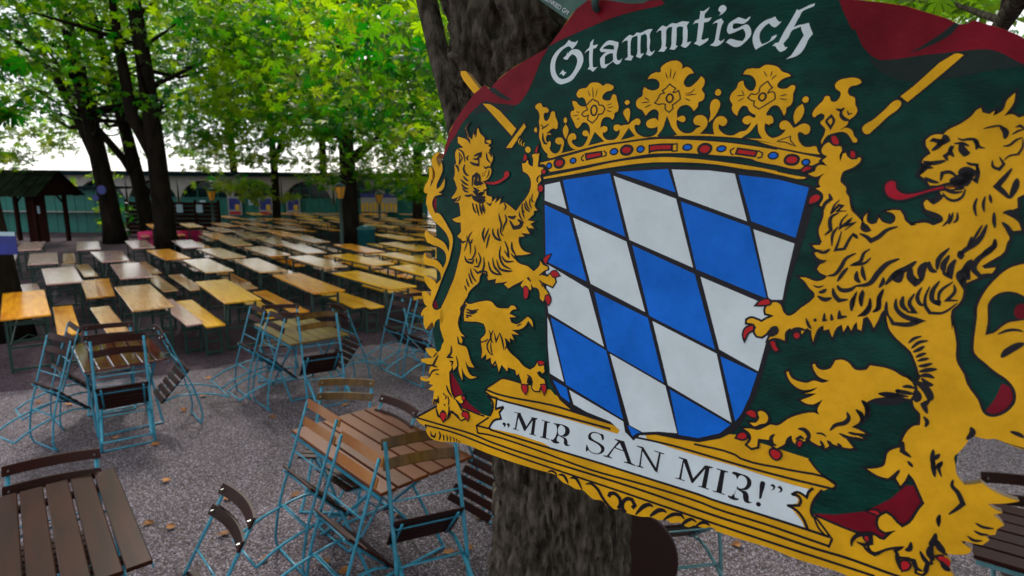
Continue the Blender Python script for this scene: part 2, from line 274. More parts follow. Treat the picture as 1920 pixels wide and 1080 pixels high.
# ------------------------------------------------------------------ the painted sign
ART = """P board
B board 0 0.0 l -1847,-5110 -1763,-5213 -1616,-5162 -1474,-5055 -1224,-4980 -982,-4916 -760,-4893 -602,-4943 -269,-5141 425,-5265 1186,-5065 1901,-4738 2487,-4471 2658,-4426 2825,-4383 3128,-4290 3415,-4154 3621,-4056 3775,-3955 3859,-3956 3910,-3995 4054,-3925 4243,-3835 4383,-3751 4449,-3700 4649,-3505 4830,-3217 4966,-2887 5091,-2434 5190,-1988 5293,-1355 5408,-538 5506,213 5577,774 5358,1023 5110,1395 4999,1386 4867,1355 4768,1330 4692,1357 4548,1349 4519,1410 4485,1507 4432,1604 4393,1668 4414,1721 4423,1759 4453,1892 4544,1993 4631,1960 4715,1914 4820,1975 4946,2014 5093,2028 4957,2102 4798,2157 4883,2207 4954,2219 4865,2276 4931,2316 4989,2370 4929,2443 4920,2515 4829,2563 4870,2609 4809,2695 4712,2703 4590,2709 4646,2757 4717,2783 4693,2847 4598,2893 4463,2927 4456,2948 4529,3009 4524,3124 4579,3197 4662,3340 4939,3397 5344,3356 5777,3359 5759,3597 5552,3864 5162,3953 4731,3914 4146,3817 3436,3663 3235,3654 3042,3665 2749,3674 2377,3653 1993,3672 1587,3677 1598,3657 1510,3647 1428,3695 1268,3703 1186,3764 1113,3767 1036,3743 894,3799 815,3776 687,3824 550,3819 379,3871 240,3888 97,3890 29,3848 -89,3902 -173,3907 -260,3896 -354,3837 -526,3864 -667,3808 -739,3774 -895,3795 -1038,3766 -1156,3761 -1257,3715 -1335,3669 -1503,3674 -1822,3695 -2971,3708 -3294,3688 -3622,3695 -3929,3754 -4146,3804 -4346,3820 -4479,3787 -4574,3710 -4615,3607 -4872,3530 -4909,3460 -4656,3289 -4375,3094 -4365,2995 -4483,3091 -4474,2942 -4479,2768 -4547,2793 -4639,2784 -4510,2659 -4640,2657 -4608,2592 -4753,2629 -4879,2630 -4908,2557 -4695,2581 -4607,2475 -4679,2421 -4652,2289 -4752,2279 -4811,2232 -4910,2241 -4945,2179 -4762,2121 -4612,2086 -4713,2047 -4800,1985 -4852,1916 -4752,1927 -4629,1885 -4493,1938 -4420,1885 -4392,1765 -4343,1670 -4425,1540 -4493,1417 -4494,1320 -4547,1217 -4649,1306 -4669,1435 -4706,1354 -4749,1322 -4837,1433 -4904,1512 -4978,1397 -5003,1194 -5061,1252 -5087,1197 -5031,1090 -4925,1006 -4989,986 -5066,888 -5055,838 -5100,804 -5131,720 -5064,692 -4953,727 -4866,793 -4859,695 -4861,647 -4976,573 -5083,468 -5127,346 -5032,368 -4842,421 -4746,468 -4808,165 -4833,133 -5069,118 -5145,83 -5194,-70 -5174,-150 -5115,-57 -4985,-21 -4860,-19 -4892,-307 -5088,-368 -5182,-439 -5239,-557 -5205,-633 -5033,-532 -4925,-498 -4948,-800 -5076,-914 -5202,-1063 -5264,-1181 -5288,-1200 -5290,-1356 -5277,-1450 -5350,-1440 -5402,-1489 -5380,-1607 -5294,-1746 -5285,-1863 -5333,-2008 -5298,-2022 -5236,-1990 -5192,-1864 -5176,-1719 -5131,-1768 -5130,-1904 -5229,-2048 -5265,-2174 -5204,-2290 -5103,-2334 -5063,-2324 -5136,-2228 -5107,-2135 -5005,-2036 -4968,-2126 -4967,-2193 -4927,-2441 -4868,-2726 -4871,-2745 -4754,-2968 -4611,-3169 -4406,-3419 -4294,-3551 -4499,-3736 -4669,-3908 -4725,-4013 -4714,-4052 -4586,-4041 -4531,-3992 -4371,-3841 -4155,-3643 -4102,-3675 -4049,-3712 -3988,-3686 -3917,-3618 -3839,-3679 -3761,-3760 -3459,-3967 -3058,-4140 -2631,-4303 -2614,-4326 -2587,-4345 -2372,-4611 -2073,-4980
P field_paint
F green 1 0.0 l -1835,-5099 -1328,-4986 -979,-4898 -758,-4875 -571,-4929 -267,-5123 427,-5248 1188,-5049 1903,-4722 2489,-4456 2825,-4380 3128,-4287 3415,-4152 3621,-4054 3776,-3953 3859,-3952 3910,-3992 4055,-3922 4243,-3831 4449,-3696 4640,-3493 4822,-3205 4956,-2887 5081,-2435 5181,-1988 5284,-1355 5399,-537 5562,765 5105,1356 4866,1346 4767,1323 4691,1348 4542,1339 4517,1398 4426,1593 4435,2395 4050,3043 3801,3002 3469,3034 3015,2986 2900,2962 2864,2895 2899,2788 2920,2678 2972,2590 3139,2458 2995,2394 2752,2174 2432,2153 1709,2094 46,2398 -1556,2202 -1647,2131 -2320,2154 -2766,2154 -3123,2448 -3124,2536 -3004,2618 -2914,2782 -2938,2897 -2981,2973 -3172,2965 -3774,2977 -4111,2667 -4439,2275 -4704,1509 -4804,824 -4795,357 -4944,-558 -5046,-1365 -5037,-1828 -4968,-2197 -4866,-2642 -4610,-3132 -4280,-3537 -4064,-3687 -3916,-3612 -3829,-3671 -3760,-3756 -3459,-3963 -3057,-4137 -2631,-4299 -2614,-4323 -2583,-4344 -2368,-4611 -2069,-4979
P curtain_paint
F crimson 2 0.0 l 2276,-4647 2303,-4491 2369,-4339 2448,-4186 2525,-4035 2563,-4040 2683,-3788 2810,-3639 2926,-3566 3135,-3565 3385,-3589 3629,-3594 3864,-3605 4094,-3599 4234,-3545 4377,-3442 4489,-3365 4722,-3096 4900,-2632 5026,-2179 5123,-2243 5052,-2563 4870,-3085 4664,-3458 4450,-3695 4384,-3747 4243,-3830 4055,-3921 3910,-3990 3860,-3951 3776,-3950 3622,-4051 3416,-4149 3128,-4285 2825,-4378 2489,-4460 2417,-4497
F shadow 3 0.0 l 3781,-3949 3707,-3972 3596,-3867 3463,-3764 3363,-3692 3249,-3632 3386,-3666 3563,-3742 3696,-3832 3780,-3914
F shadow 2 0.0 c 2768,-3630 2886,-3459 3060,-3334 3275,-3257 3575,-3246 3860,-3260 4128,-3318 4346,-3339 4511,-3328 4489,-3365 4377,-3440 4234,-3545 4094,-3598 3865,-3604 3630,-3593 3386,-3587 3135,-3563 2926,-3565
F crimson 2 0.0 l -2681,-4246 -2587,-4341 -2371,-4608 -2072,-4977 -1844,-5108 -1466,-5051 -1089,-4952 -976,-4914 -760,-4883 -625,-4925 -424,-4895 -350,-4826 -468,-4795 -762,-4781 -1063,-4752 -1371,-4700 -1686,-4617 -2011,-4531 -2347,-4433 -2533,-4346 -2672,-4168
F crimson 2 0.0 l -2618,-4322 -2738,-4059 -2839,-3761 -2965,-3477 -3107,-3295 -3208,-3256 -3474,-3296 -3767,-3330 -3957,-3385 -4110,-3330 -4320,-3156 -4530,-2942 -4666,-2702 -4813,-2516 -4885,-2327 -4967,-2193 -4927,-2437 -4867,-2722 -4865,-2741 -4748,-2964 -4605,-3165 -4400,-3415 -4289,-3547 -4096,-3671 -4049,-3708 -3988,-3682 -3916,-3614 -3859,-3659 -3834,-3675 -3756,-3756 -3454,-3963 -3053,-4136
F shadow 3 0.0 c -3920,-3609 -3835,-3648 -3618,-3536 -3474,-3456 -3288,-3366 -3486,-3386 -3675,-3468 -3821,-3548
F shadow 2 0.0 c -3956,-3383 -3767,-3328 -3473,-3295 -3208,-3254 -3243,-3197 -3449,-3118 -3666,-3092 -3901,-3156 -4128,-3129 -4262,-3080 -4191,-3242 -4110,-3326
F crimson 2 0.0 l -4097,2254 -4011,2341 -3843,2495 -3670,2701 -3535,2819 -3167,2962 -3393,2990 -3634,2955 -3791,2860 -3897,2790 -4005,2720 -4090,2472
F crimson 2 0.0 l -4749,797 -4632,984 -4713,1044 -4798,988
F crimson 2 0.0 l -5021,-1366 -5104,-1285 -5100,-1169 -4977,-1030
F crimson 2 0.0 l 2910,2939 3170,2869 3327,2791 3492,2713 3626,2598 3792,2429 3936,2197 4051,2161 4163,2355 4135,2608 3958,2781 3780,2995 3621,2978 3495,2999 2956,2983
F crimson 2 0.0 c 4753,621 4899,691 4916,833 4740,1023 4633,1015 4715,812
F crimson 2 0.0 c 4775,-409 4870,-399 4910,-272 4782,-213
P sword_paint
F gold 4 0.0 l -4718,-4046 -4590,-4036 -4530,-3986 -4371,-3837 -4159,-3639 -4218,-3592 -4292,-3554 -4494,-3736 -4664,-3908 -4718,-4013
F gold 4 14.0 l -4029,-3329 -3808,-3296 -3122,-2789 -3209,-2651
F gold 5 13.7 l -2945,-2888 -2894,-2817 -3176,-2413 -3306,-2414 -3252,-2493
F gold 5 8.3 c -2799,-2434 -2732,-2399 -2723,-2339 -2772,-2313 -2827,-2340 -2846,-2400
S black 13.7 -3019,-2664 -3049,-2577 -3016,-2490
S black 13.6 -2959,-2610 -3000,-2524 -2957,-2445
S black 13.6 -2915,-2592 -2944,-2506 -2902,-2427
S gold 14.7 -2989,-2602 -3023,-2542 -2992,-2472
S gold 14.7 -2944,-2575 -2965,-2506 -2924,-2436
S gold 14.6 -2876,-2513 -2905,-2479 -2878,-2435
F gold 4 10.7 l 3757,-3568 3813,-3569 3864,-3545 3747,-3414 3402,-3047 3321,-2965 3230,-3045 3375,-3187
F gold 4 11.1 c 3195,-2998 3244,-2969 3246,-2914 3109,-2768 2980,-2612 2893,-2538 2829,-2629 2953,-2743 3056,-2856
P crown
F gold 6 12.5 l -2464,-2118 -2189,-2175 -1771,-2274 -1243,-2404 -735,-2474 -371,-2514 -110,-2526 168,-2515 615,-2485 1042,-2441 1452,-2378 1747,-2324 1745,-2339 2031,-2277 2362,-2202 2366,-2168 2302,-2119 2202,-2069 2061,-2038 1776,-2096 1480,-2156 1376,-2198 859,-2251 423,-2286 -32,-2289 -267,-2279 -578,-2234 -1205,-2128 -1738,-2028 -2216,-1948 -2301,-2023 -2370,-2093 -2460,-2092
F gold 6 10.7 l -2351,-1845 -2007,-1913 -1459,-2018 -943,-2129 -450,-2193 -70,-2221 208,-2215 655,-2177 1083,-2124 1492,-2064 1787,-2006 1789,-1995 2037,-1944 2203,-1917 2170,-1896 1890,-1936 1498,-2018 1399,-2022 878,-2102 443,-2133 -12,-2137 -248,-2131 -560,-2101 -1189,-2008 -1722,-1911 -2143,-1842 -2346,-1813
F gold 5 11.8 c -2321,-2277 -2397,-2341 -2469,-2430 -2514,-2533 -2553,-2598 -2571,-2726 -2572,-2790 -2605,-2919 -2602,-3008 -2647,-3112 -2729,-3206 -2682,-3255 -2607,-3257 -2551,-3184 -2475,-3174 -2414,-3115 -2432,-3077 -2498,-3074 -2510,-2992 -2439,-2913 -2375,-2986 -2344,-3086 -2285,-3083 -2250,-2994 -2203,-2917 -2180,-2854 -2189,-2760 -2271,-2768 -2339,-2733 -2405,-2671 -2317,-2675 -2299,-2656 -2387,-2645 -2399,-2569 -2360,-2505 -2304,-2530 -2280,-2466 -2292,-2390 -2223,-2314 -2132,-2295 -2056,-2376 -2048,-2475 -2097,-2464 -2175,-2502 -2184,-2565 -2115,-2595 -2040,-2575 -1994,-2499 -2002,-2400 -2017,-2300 -1727,-2360 -1817,-2398 -1899,-2486 -1925,-2573 -1893,-2646 -1826,-2669 -1764,-2631 -1754,-2557 -1809,-2552 -1833,-2522 -1767,-2447 -1678,-2409 -1597,-2420 -1538,-2492 -1512,-2601 -1567,-2608 -1628,-2652 -1608,-2707 -1539,-2705 -1491,-2649 -1472,-2612 -1492,-2758 -1558,-2845 -1643,-2860 -1702,-2789 -1754,-2760 -1823,-2854 -1902,-2968 -1910,-2980 -1922,-3067 -1856,-3101 -1897,-3189 -1922,-3271 -1834,-3247 -1785,-3196 -1697,-3155 -1629,-3163 -1641,-3249 -1720,-3326 -1788,-3318 -1844,-3370 -1821,-3455 -1742,-3486 -1660,-3493 -1588,-3566 -1482,-3577 -1384,-3546 -1332,-3506 -1264,-3537 -1183,-3520 -1111,-3468 -1143,-3417 -1232,-3399 -1303,-3338 -1308,-3278 -1236,-3239 -1146,-3245 -1106,-3338 -1053,-3323 -1014,-3226 -975,-3130 -976,-3036 -1029,-3004 -1032,-2933 -1058,-2887 -1102,-2924 -1184,-2945 -1246,-2918 -1276,-2847 -1276,-2751 -1214,-2779 -1146,-2759 -1137,-2700 -1185,-2665 -1213,-2678 -1212,-2618 -1143,-2545 -1062,-2526 -960,-2542 -894,-2623 -894,-2717 -941,-2683 -1002,-2708 -1012,-2779 -944,-2800 -864,-2774 -840,-2785 -740,-2794 -662,-2860 -579,-2892 -524,-2844 -540,-2781 -614,-2784 -603,-2697 -544,-2626 -452,-2578 -353,-2565 -260,-2585 -196,-2640 -198,-2742 -266,-2721 -376,-2736 -411,-2817 -346,-2872 -252,-2879 -198,-2832 -206,-2889 -219,-2991 -297,-3040 -376,-3009 -438,-2932 -490,-3003 -526,-3039 -604,-3077 -646,-3160 -624,-3228 -546,-3280 -546,-3372 -529,-3428 -437,-3376 -339,-3359 -272,-3388 -257,-3455 -315,-3538 -402,-3567 -486,-3562 -446,-3627 -356,-3665 -273,-3664 -271,-3736 -208,-3798 -97,-3833 19,-3822 98,-3738 94,-3683 169,-3710 240,-3682 306,-3600 230,-3584 181,-3533 157,-3458 200,-3389 269,-3374 340,-3423 398,-3484 434,-3541 497,-3477 499,-3380 473,-3328 528,-3238 517,-3152 446,-3113 444,-3048 388,-2975 335,-3042 251,-3085 153,-3062 106,-2987 116,-2909 121,-2870 163,-2896 219,-2905 264,-2859 254,-2810 209,-2806 124,-2848 119,-2799 154,-2709 231,-2640 336,-2610 421,-2636 469,-2689 541,-2719 495,-2742 438,-2755 402,-2821 432,-2886 495,-2905 562,-2891 625,-2824 636,-2738 601,-2674 535,-2600 774,-2584 749,-2648 730,-2756 761,-2840 820,-2875 896,-2856 946,-2791 923,-2728 872,-2719 825,-2753 822,-2700 874,-2624 974,-2568 1077,-2566 1162,-2616 1250,-2635 1301,-2706 1313,-2767 1268,-2728 1206,-2750 1180,-2793 1204,-2844 1271,-2862 1355,-2828 1370,-2858 1306,-2902 1260,-2945 1222,-3009 1160,-3023 1108,-2963 1089,-2869 1033,-2914 992,-2989 994,-3052 942,-3139 961,-3232 1023,-3302 1052,-3394 1111,-3410 1127,-3357 1199,-3269 1262,-3245 1305,-3293 1303,-3386 1231,-3484 1096,-3520 1138,-3584 1216,-3598 1326,-3589 1408,-3633 1495,-3625 1595,-3586 1671,-3509 1760,-3472 1797,-3434 1721,-3415 1651,-3370 1622,-3302 1665,-3259 1760,-3252 1838,-3297 1877,-3274 1863,-3166 1868,-3057 1848,-2998 1797,-2960 1797,-2890 1775,-2841 1726,-2934 1660,-3002 1594,-3001 1544,-2942 1526,-2862 1594,-2849 1630,-2797 1628,-2736 1581,-2727 1594,-2702 1522,-2740 1521,-2668 1562,-2575 1647,-2512 1739,-2531 1807,-2589 1829,-2634 1773,-2636 1734,-2682 1741,-2742 1793,-2770 1852,-2748 1906,-2687 1933,-2656 1981,-2674 2049,-2712 2122,-2699 2161,-2639 2147,-2571 2105,-2552 2056,-2583 2010,-2584 2010,-2515 2047,-2435 2109,-2375 2182,-2364 2270,-2373 2306,-2295 2355,-2255 2120,-2286 1741,-2369 1440,-2465 1735,-2415 1338,-2498 1030,-2536 605,-2566 160,-2576 -305,-2564 -376,-2554 -740,-2509 -1248,-2446 -1644,-2359 -2055,-2263 -2314,-2226
F gold 5 12.4 c -2668,-2716 -2691,-2768 -2658,-2805 -2630,-2766 -2628,-2702
F gold 5 12.0 c -2037,-2967 -1988,-2921 -2008,-2860 -2058,-2912
F gold 5 12.0 c -2005,-2841 -1935,-2746 -1936,-2647 -1967,-2561 -2022,-2649 -2050,-2750
F gold 5 11.2 c -823,-3222 -767,-3178 -812,-3140 -862,-3183
F gold 5 11.2 c -778,-3080 -735,-2991 -745,-2829 -821,-2925 -865,-3020
F gold 5 10.3 c 737,-3310 791,-3259 766,-3207 712,-3221 696,-3265
F gold 5 10.3 c 732,-3151 798,-3083 778,-2957 719,-2842 652,-2780 669,-2897 645,-3038 670,-3133
F gold 5 9.5 c 2043,-3116 2088,-3074 2055,-3022 1999,-3069
F gold 5 9.6 c 2011,-3009 2046,-2909 2020,-2792 1949,-2705 1912,-2816 1937,-2944
F gold 5 10.0 c 2169,-2825 2177,-2903 2229,-2978 2282,-3043 2301,-3100 2354,-3097 2388,-3028 2441,-3015 2493,-3080 2493,-3146 2426,-3208 2410,-3267 2454,-3321 2545,-3343 2636,-3345 2715,-3311 2736,-3272 2683,-3238 2610,-3224 2583,-3169 2608,-3101 2680,-3059 2700,-2964 2736,-2877 2712,-2803 2645,-2739 2635,-2683 2552,-2609 2633,-2635 2705,-2595 2739,-2519 2790,-2442 2751,-2424 2701,-2491 2642,-2559 2564,-2580 2481,-2563 2399,-2526 2337,-2401 2331,-2450 2361,-2556 2361,-2624 2286,-2733 2318,-2761 2328,-2819 2280,-2855 2230,-2832 2198,-2804
F green 7 9.7 l -1369,-2646 -1211,-2517 -1439,-2466
F green 7 9.3 l -721,-2700 -627,-2599 -808,-2551
F green 7 9.0 l -51,-2872 28,-2713 122,-2604 -69,-2570 -155,-2594 -86,-2694
F green 7 8.3 l 1400,-2703 1423,-2599 1472,-2521 1234,-2526 1326,-2591
F gold 7 7.2 l 1900,-2517 1906,-2467 1980,-2391 1853,-2448 1748,-2460
F red 8 22.1 c -2042,-2169 -1966,-2138 -1986,-2076 -2041,-2057 -2111,-2087 -2111,-2138
F red 8 20.6 c -712,-2398 -632,-2362 -662,-2304 -723,-2293 -791,-2328 -773,-2381
F red 8 19.1 c 641,-2409 727,-2370 703,-2306 641,-2290 569,-2339 595,-2393
F red 8 17.6 c 1964,-2227 2037,-2197 2030,-2143 1968,-2127 1899,-2157 1911,-2212
F blue 8 13.2 c -2267,-2099 -2217,-2062 -2249,-2024 -2298,-2055
F blue 8 12.9 c -1761,-2194 -1707,-2163 -1751,-2126 -1798,-2157
F blue 8 12.3 c -949,-2359 -892,-2323 -958,-2282 -1008,-2318
F blue 8 12.0 c -459,-2400 -405,-2365 -448,-2320 -508,-2355
F blue 8 11.4 c 350,-2418 421,-2384 370,-2347 299,-2380
F blue 8 11.1 c 915,-2384 971,-2357 918,-2320 857,-2347
F blue 8 10.6 c 1700,-2279 1758,-2238 1705,-2203 1644,-2238
F blue 8 10.3 c 2166,-2172 2206,-2143 2161,-2108 2125,-2143
F red 8 15.5 l -1487,-2267 -1209,-2302 -1196,-2254 -1464,-2200
F red 8 14.5 l -284,-2404 -96,-2419 78,-2420 81,-2355 -263,-2336 -274,-2330
F red 8 13.3 l 1178,-2339 1443,-2296 1429,-2244 1165,-2282
L black 9.8 -1541,-2267 -1584,-2224 -1570,-2176 -1526,-2157
L black 9.6 -1154,-2337 -1096,-2295 -1097,-2253 -1147,-2236
L black 8.9 93,-2433 178,-2443 193,-2326 114,-2321 93,-2433
L black 8.4 1113,-2366 1057,-2324 1075,-2272 1112,-2256
L black 8.2 1479,-2316 1542,-2279 1540,-2218 1474,-2203
L black 7.8 -1502,-3277 -1581,-3209 -1629,-3163 -1578,-3088 -1656,-3055 -1690,-3008 -1630,-2969 -1551,-2990 -1553,-2905 -1449,-2841 -1390,-2899 -1356,-2946 -1349,-2994 -1270,-3002 -1229,-3084 -1277,-3146 -1358,-3162 -1378,-3211 -1451,-3251 -1502,-3277
O black 11.6 -1459,-3161 -1387,-3079 -1434,-2979 -1509,-3085 -1459,-3161
S black 12.6 -1531,-3496 -1490,-3289
S black 10.7 -1626,-3442 -1556,-3329
S black 10.6 -1431,-3453 -1445,-3310
S black 10.9 -1869,-2985 -1745,-3004
S black 10.8 -1782,-2914 -1723,-2942
S black 10.8 -1809,-3062 -1737,-3047
S black 10.5 -1191,-3100 -1064,-3123
S black 10.5 -1198,-3148 -1104,-3178
S black 12.4 -1199,-3059 -1091,-3030
L black 7.2 -82,-3453 -131,-3390 -196,-3349 -155,-3302 -222,-3284 -259,-3207 -304,-3142 -224,-3115 -166,-3123 -106,-3109 -108,-3042 -30,-2971 31,-3035 12,-3092 75,-3133 137,-3185 115,-3263 84,-3331 30,-3301 -4,-3304 33,-3368 -42,-3417 -82,-3453
O black 10.8 -64,-3280 8,-3214 -40,-3139 -107,-3210 -64,-3280
S black 12.6 -92,-3710 -88,-3543
S black 12.6 -183,-3651 -127,-3535
S black 12.5 -5,-3658 -38,-3517
S black 12.9 -548,-3160 -397,-3164
S black 12.9 -505,-3250 -400,-3187
S black 12.8 -481,-3071 -367,-3122
S black 12.3 208,-3241 407,-3251
S black 10.6 204,-3274 303,-3284 361,-3346
S black 12.4 209,-3191 310,-3147
L black 6.6 1478,-3383 1374,-3288 1372,-3227 1328,-3189 1257,-3204 1215,-3144 1270,-3100 1321,-3086 1319,-3025 1406,-2959 1505,-3026 1549,-3054 1619,-3100 1598,-3193 1567,-3215 1502,-3199 1516,-3238 1559,-3276 1503,-3341 1478,-3383
O black 9.9 1424,-3203 1478,-3159 1439,-3085 1379,-3135 1424,-3203
S black 10.7 1401,-3537 1460,-3450
S black 10.6 1526,-3536 1509,-3442
S black 10.6 1595,-3475 1524,-3400
S black 10.1 1043,-3185 1160,-3184
S black 10.1 1109,-3265 1160,-3178
S black 10.1 1065,-3095 1165,-3147
S black 11.3 1680,-3142 1781,-3161
S black 11.3 1676,-3102 1791,-3081
S black 20.4 -2523,-2763 -2440,-2811 -2372,-2860
S black 14.3 -2566,-2854 -2500,-2813 -2506,-2750
S black 34.7 -2482,-2686 -2468,-2583 -2411,-2493 -2349,-2480
S black 24.3 -2364,-2695 -2297,-2744 -2241,-2768
S black 30.8 2463,-2909 2534,-2886 2572,-2923
S black 38.3 2533,-2896 2544,-2810 2610,-2750 2652,-2748
S black 15.3 2610,-2883 2634,-2825 2682,-2842
L black 12.4 2355,-2740 2415,-2815 2458,-2746 2428,-2641 2355,-2740
P shield
F black 4 0.0 l -2364,-1768 -1662,-1881 -826,-2016 41,-2087 842,-2057 1660,-1957 2351,-1787 2339,-1434 2250,-835 2166,-347 2113,226 2009,774 1932,1368 1827,1769 1702,2037 1480,2216 1162,2363 815,2404 452,2430 178,2512 77,2632 -64,2539 -325,2465 -744,2455 -1129,2423 -1431,2274 -1662,2022 -1797,1642 -1942,850 -2104,-150 -2240,-956
F white 5 0.0 l -2306,-1698 -1987,-1766 -1769,-1264 -2266,-1404
F blue 5 0.0 l -1922,-1797 -980,-1939 -536,-836 -1693,-1208
F blue 5 0.0 l -869,-1959 -423,-1992 77,-2024 257,-1636 -300,-1801
F white 5 0.0 l -901,-1893 280,-1530 711,-421 -449,-787
F white 5 0.0 l 142,-2016 764,-2005 1170,-1959 1450,-1224 319,-1575
F blue 5 0.0 l 1229,-1943 1822,-1879 2254,-1769 2168,-1020 1513,-1228
F blue 5 0.0 l -2254,-1323 -1694,-1129 -1170,27 -1923,-209 -2083,-255
F white 5 0.0 l -1613,-1113 -505,-755 -5,414 -1091,56
F blue 5 0.0 l 366,-1489 1500,-1144 1886,-68 766,-401
F white 5 0.0 l 1560,-1107 2165,-932 2120,-422 2104,-81 1919,-56
F white 5 0.0 l -2077,-214 -1120,157 -680,1135 -1890,710 -1962,445
F blue 5 0.0 l -388,-699 750,-320 1226,835 78,466
F blue 5 0.0 l -998,190 55,506 473,1533 -600,1188
F white 5 0.0 l 850,-288 1867,17 2017,240 1973,493 1906,1050 1291,823
F white 5 0.0 l 146,547 1259,898 1622,1922 550,1561
F blue 5 0.0 l -1833,783 -630,1193 -153,2317 -1338,1962
F white 5 0.0 l -1904,783 -1843,886 -1388,1923 -1701,1827 -1815,1339
F white 5 0.0 l -552,1236 507,1580 803,2309 481,2367 217,2446 -24,2388
F blue 5 0.0 l 1322,929 1895,1086 1828,1475 1746,1755 1675,1891
F blue 5 0.0 l 586,1625 1611,1959 1469,2132 1153,2295 832,2328
F blue 5 0.0 l -1628,1934 -1319,2018 -1216,2274 -1420,2191
F white 5 0.0 l -1259,2045 -148,2353 -66,2596 -383,2413 -864,2358 -1137,2285
F blue 5 0.0 l -63,2397 190,2462 126,2488 49,2565
P ledge
L black 25.5 -4908,3464 -4656,3293 -4375,3094
L black 23.9 -4880,3473 -4048,3447 -3331,3429 -2871,3461 -1854,3466 -672,3440 379,3425 1556,3442 2349,3429 2955,3434 3406,3417 3937,3434 4449,3437
L black 22.5 -4641,3570 -3792,3523 -2858,3557 -1840,3570 -9,3565 1573,3567 2365,3561 3311,3545 3743,3538
L black 22.2 -3268,3218 -3212,3369 -2890,3330 -1834,3324 -683,3363 365,3318 1306,3307 1541,3325 2334,3317 2705,3326 3161,3336
L black 24.2 -3267,3227 -2908,3207 -2905,3224 -2051,3219 -1265,3206 -705,3196 348,3192 1291,3193 1525,3204 2063,3197 2808,3198 3145,3204
L black 21.6 -3256,3224 -2983,2990
L black 21.8 -3095,2990 -3209,2991 -3585,2962
L black 23.4 -3157,2474 -3130,2431 -2950,2283 -2772,2146 -2305,2144
L black 24.3 -3149,2454 -2790,2482 -1566,2407 -1000,2424 -640,2437
L black 24.3 -3141,2507 -3000,2557 -2142,2570 -1546,2555 -983,2548 -366,2544
L black 21.8 88,2566 742,2532 1327,2537 2005,2544 2532,2535 3126,2513
L black 20.8 1096,2412 1722,2402 1834,2441 2516,2411 3113,2413 3140,2450 3115,2516
L black 18.5 2749,2175 2908,2326 3128,2441
L black 19.8 2929,2952 3186,2994 3465,3022
L black 17.0 2909,2973 2998,3127 3087,3199
L black 18.4 2933,2978 3064,3103 3181,3224 3153,3359
P banner
F white 2 0.0 l -2817,2629 -2817,2596 -2138,2595 -1350,2590 -619,2594 -223,2594 -171,2482 46,2398 269,2478 310,2544 748,2576 1190,2584 1745,2580 2268,2603 2540,2600 2244,2610 2615,2616 2828,2609 2803,2690 2783,2723 2720,2690 2661,2696 2596,2757 2685,2795 2682,2863 2558,2932 2664,3004 2772,3101 2818,3184 2443,3189 2061,3183 1524,3193 1289,3172 347,3179 -707,3187 -1497,3193 -1658,3155 -2269,3146 -2931,3195 -2864,3041 -2701,2955 -2733,2882 -2727,2773 -2650,2701 -2737,2703 -2814,2776 -2850,2676 -2838,2601
L black 17.0 -3042,2576 -2843,2566 -2835,2781 -2651,2692
L black 17.0 -2650,2701 -2740,2830 -2681,2941 -2845,3019 -2952,3209
L black 17.1 -3088,2568 -2940,2661 -2910,2799 -2965,2958
L black 14.1 2859,2579 2809,2648 2791,2740 2735,2712 2662,2702 2591,2765
L black 14.2 2596,2757 2681,2756 2723,2809 2709,2888 2559,2938
L black 14.1 2552,2934 2684,2970 2791,3067 2867,3200
L black 12.4 2973,2568 2883,2769 2874,2932 2912,2998
P lettering
F black 3 0.0 c -2635,3037 -2608,2998 -2559,3009 -2557,3053 -2603,3110 -2588,3064
F black 3 0.0 c -2540,3022 -2503,2982 -2464,3002 -2467,3044 -2519,3097 -2498,3047
F black 3 0.0 l -2393,2736 -2241,2717 -2238,2739 -2080,2939 -1984,2752 -2006,2737 -1857,2726 -1858,2748 -1891,2764 -1892,3046 -1842,3050 -1846,3063 -2000,3074 -1996,3056 -1963,3051 -1958,2794 -2101,3040 -2121,3042 -2284,2815 -2302,3058 -2235,3054 -2242,3068 -2380,3069 -2377,3051 -2335,3049 -2314,2743 -2392,2748
F black 3 0.0 l -1760,2731 -1576,2729 -1578,2746 -1635,2756 -1624,3048 -1552,3045 -1554,3061 -1754,3066 -1752,3048 -1703,3044 -1700,2743 -1758,2747
F black 3 0.0 c -1512,2729 -1380,2713 -1258,2710 -1168,2745 -1148,2823 -1212,2906 -1303,2931 -1207,2939 -1166,2994 -1156,3042 -1102,3030 -1135,3061 -1208,3073 -1242,3032 -1251,2967 -1310,2946 -1369,2935 -1383,3037 -1334,3049 -1337,3066 -1515,3059 -1514,3042 -1470,3035 -1441,2757 -1491,2744
F white 4 0.0 c -1358,2735 -1271,2747 -1242,2797 -1255,2868 -1305,2911 -1367,2906
F black 3 0.0 c -786,2931 -755,2963 -711,3025 -610,3045 -526,3021 -491,2955 -525,2899 -654,2854 -755,2833 -772,2772 -736,2706 -644,2670 -537,2677 -494,2674 -472,2772 -489,2777 -533,2708 -624,2687 -707,2722 -718,2774 -659,2815 -532,2845 -439,2892 -431,2954 -474,3014 -556,3054 -680,3056 -745,3034 -768,3065 -778,3060
F black 3 0.0 l -261,2691 -77,2688 -78,2704 91,3017 171,3040 169,3052 -45,3049 -47,3034 18,3023 -69,2867 -247,2854 -327,3020 -269,3035 -272,3049 -438,3052 -437,3036 -369,3024 -197,2721 -258,2711
F white 4 0.0 l -161,2743 -85,2848 -228,2833
F black 3 0.0 l 146,2697 266,2695 524,2973 544,2716 458,2710 456,2695 634,2698 629,2715 576,2718 562,3023 581,3048 517,3037 260,2766 262,3021 315,3036 310,3050 188,3048 191,3034 233,3026 238,2726 148,2712
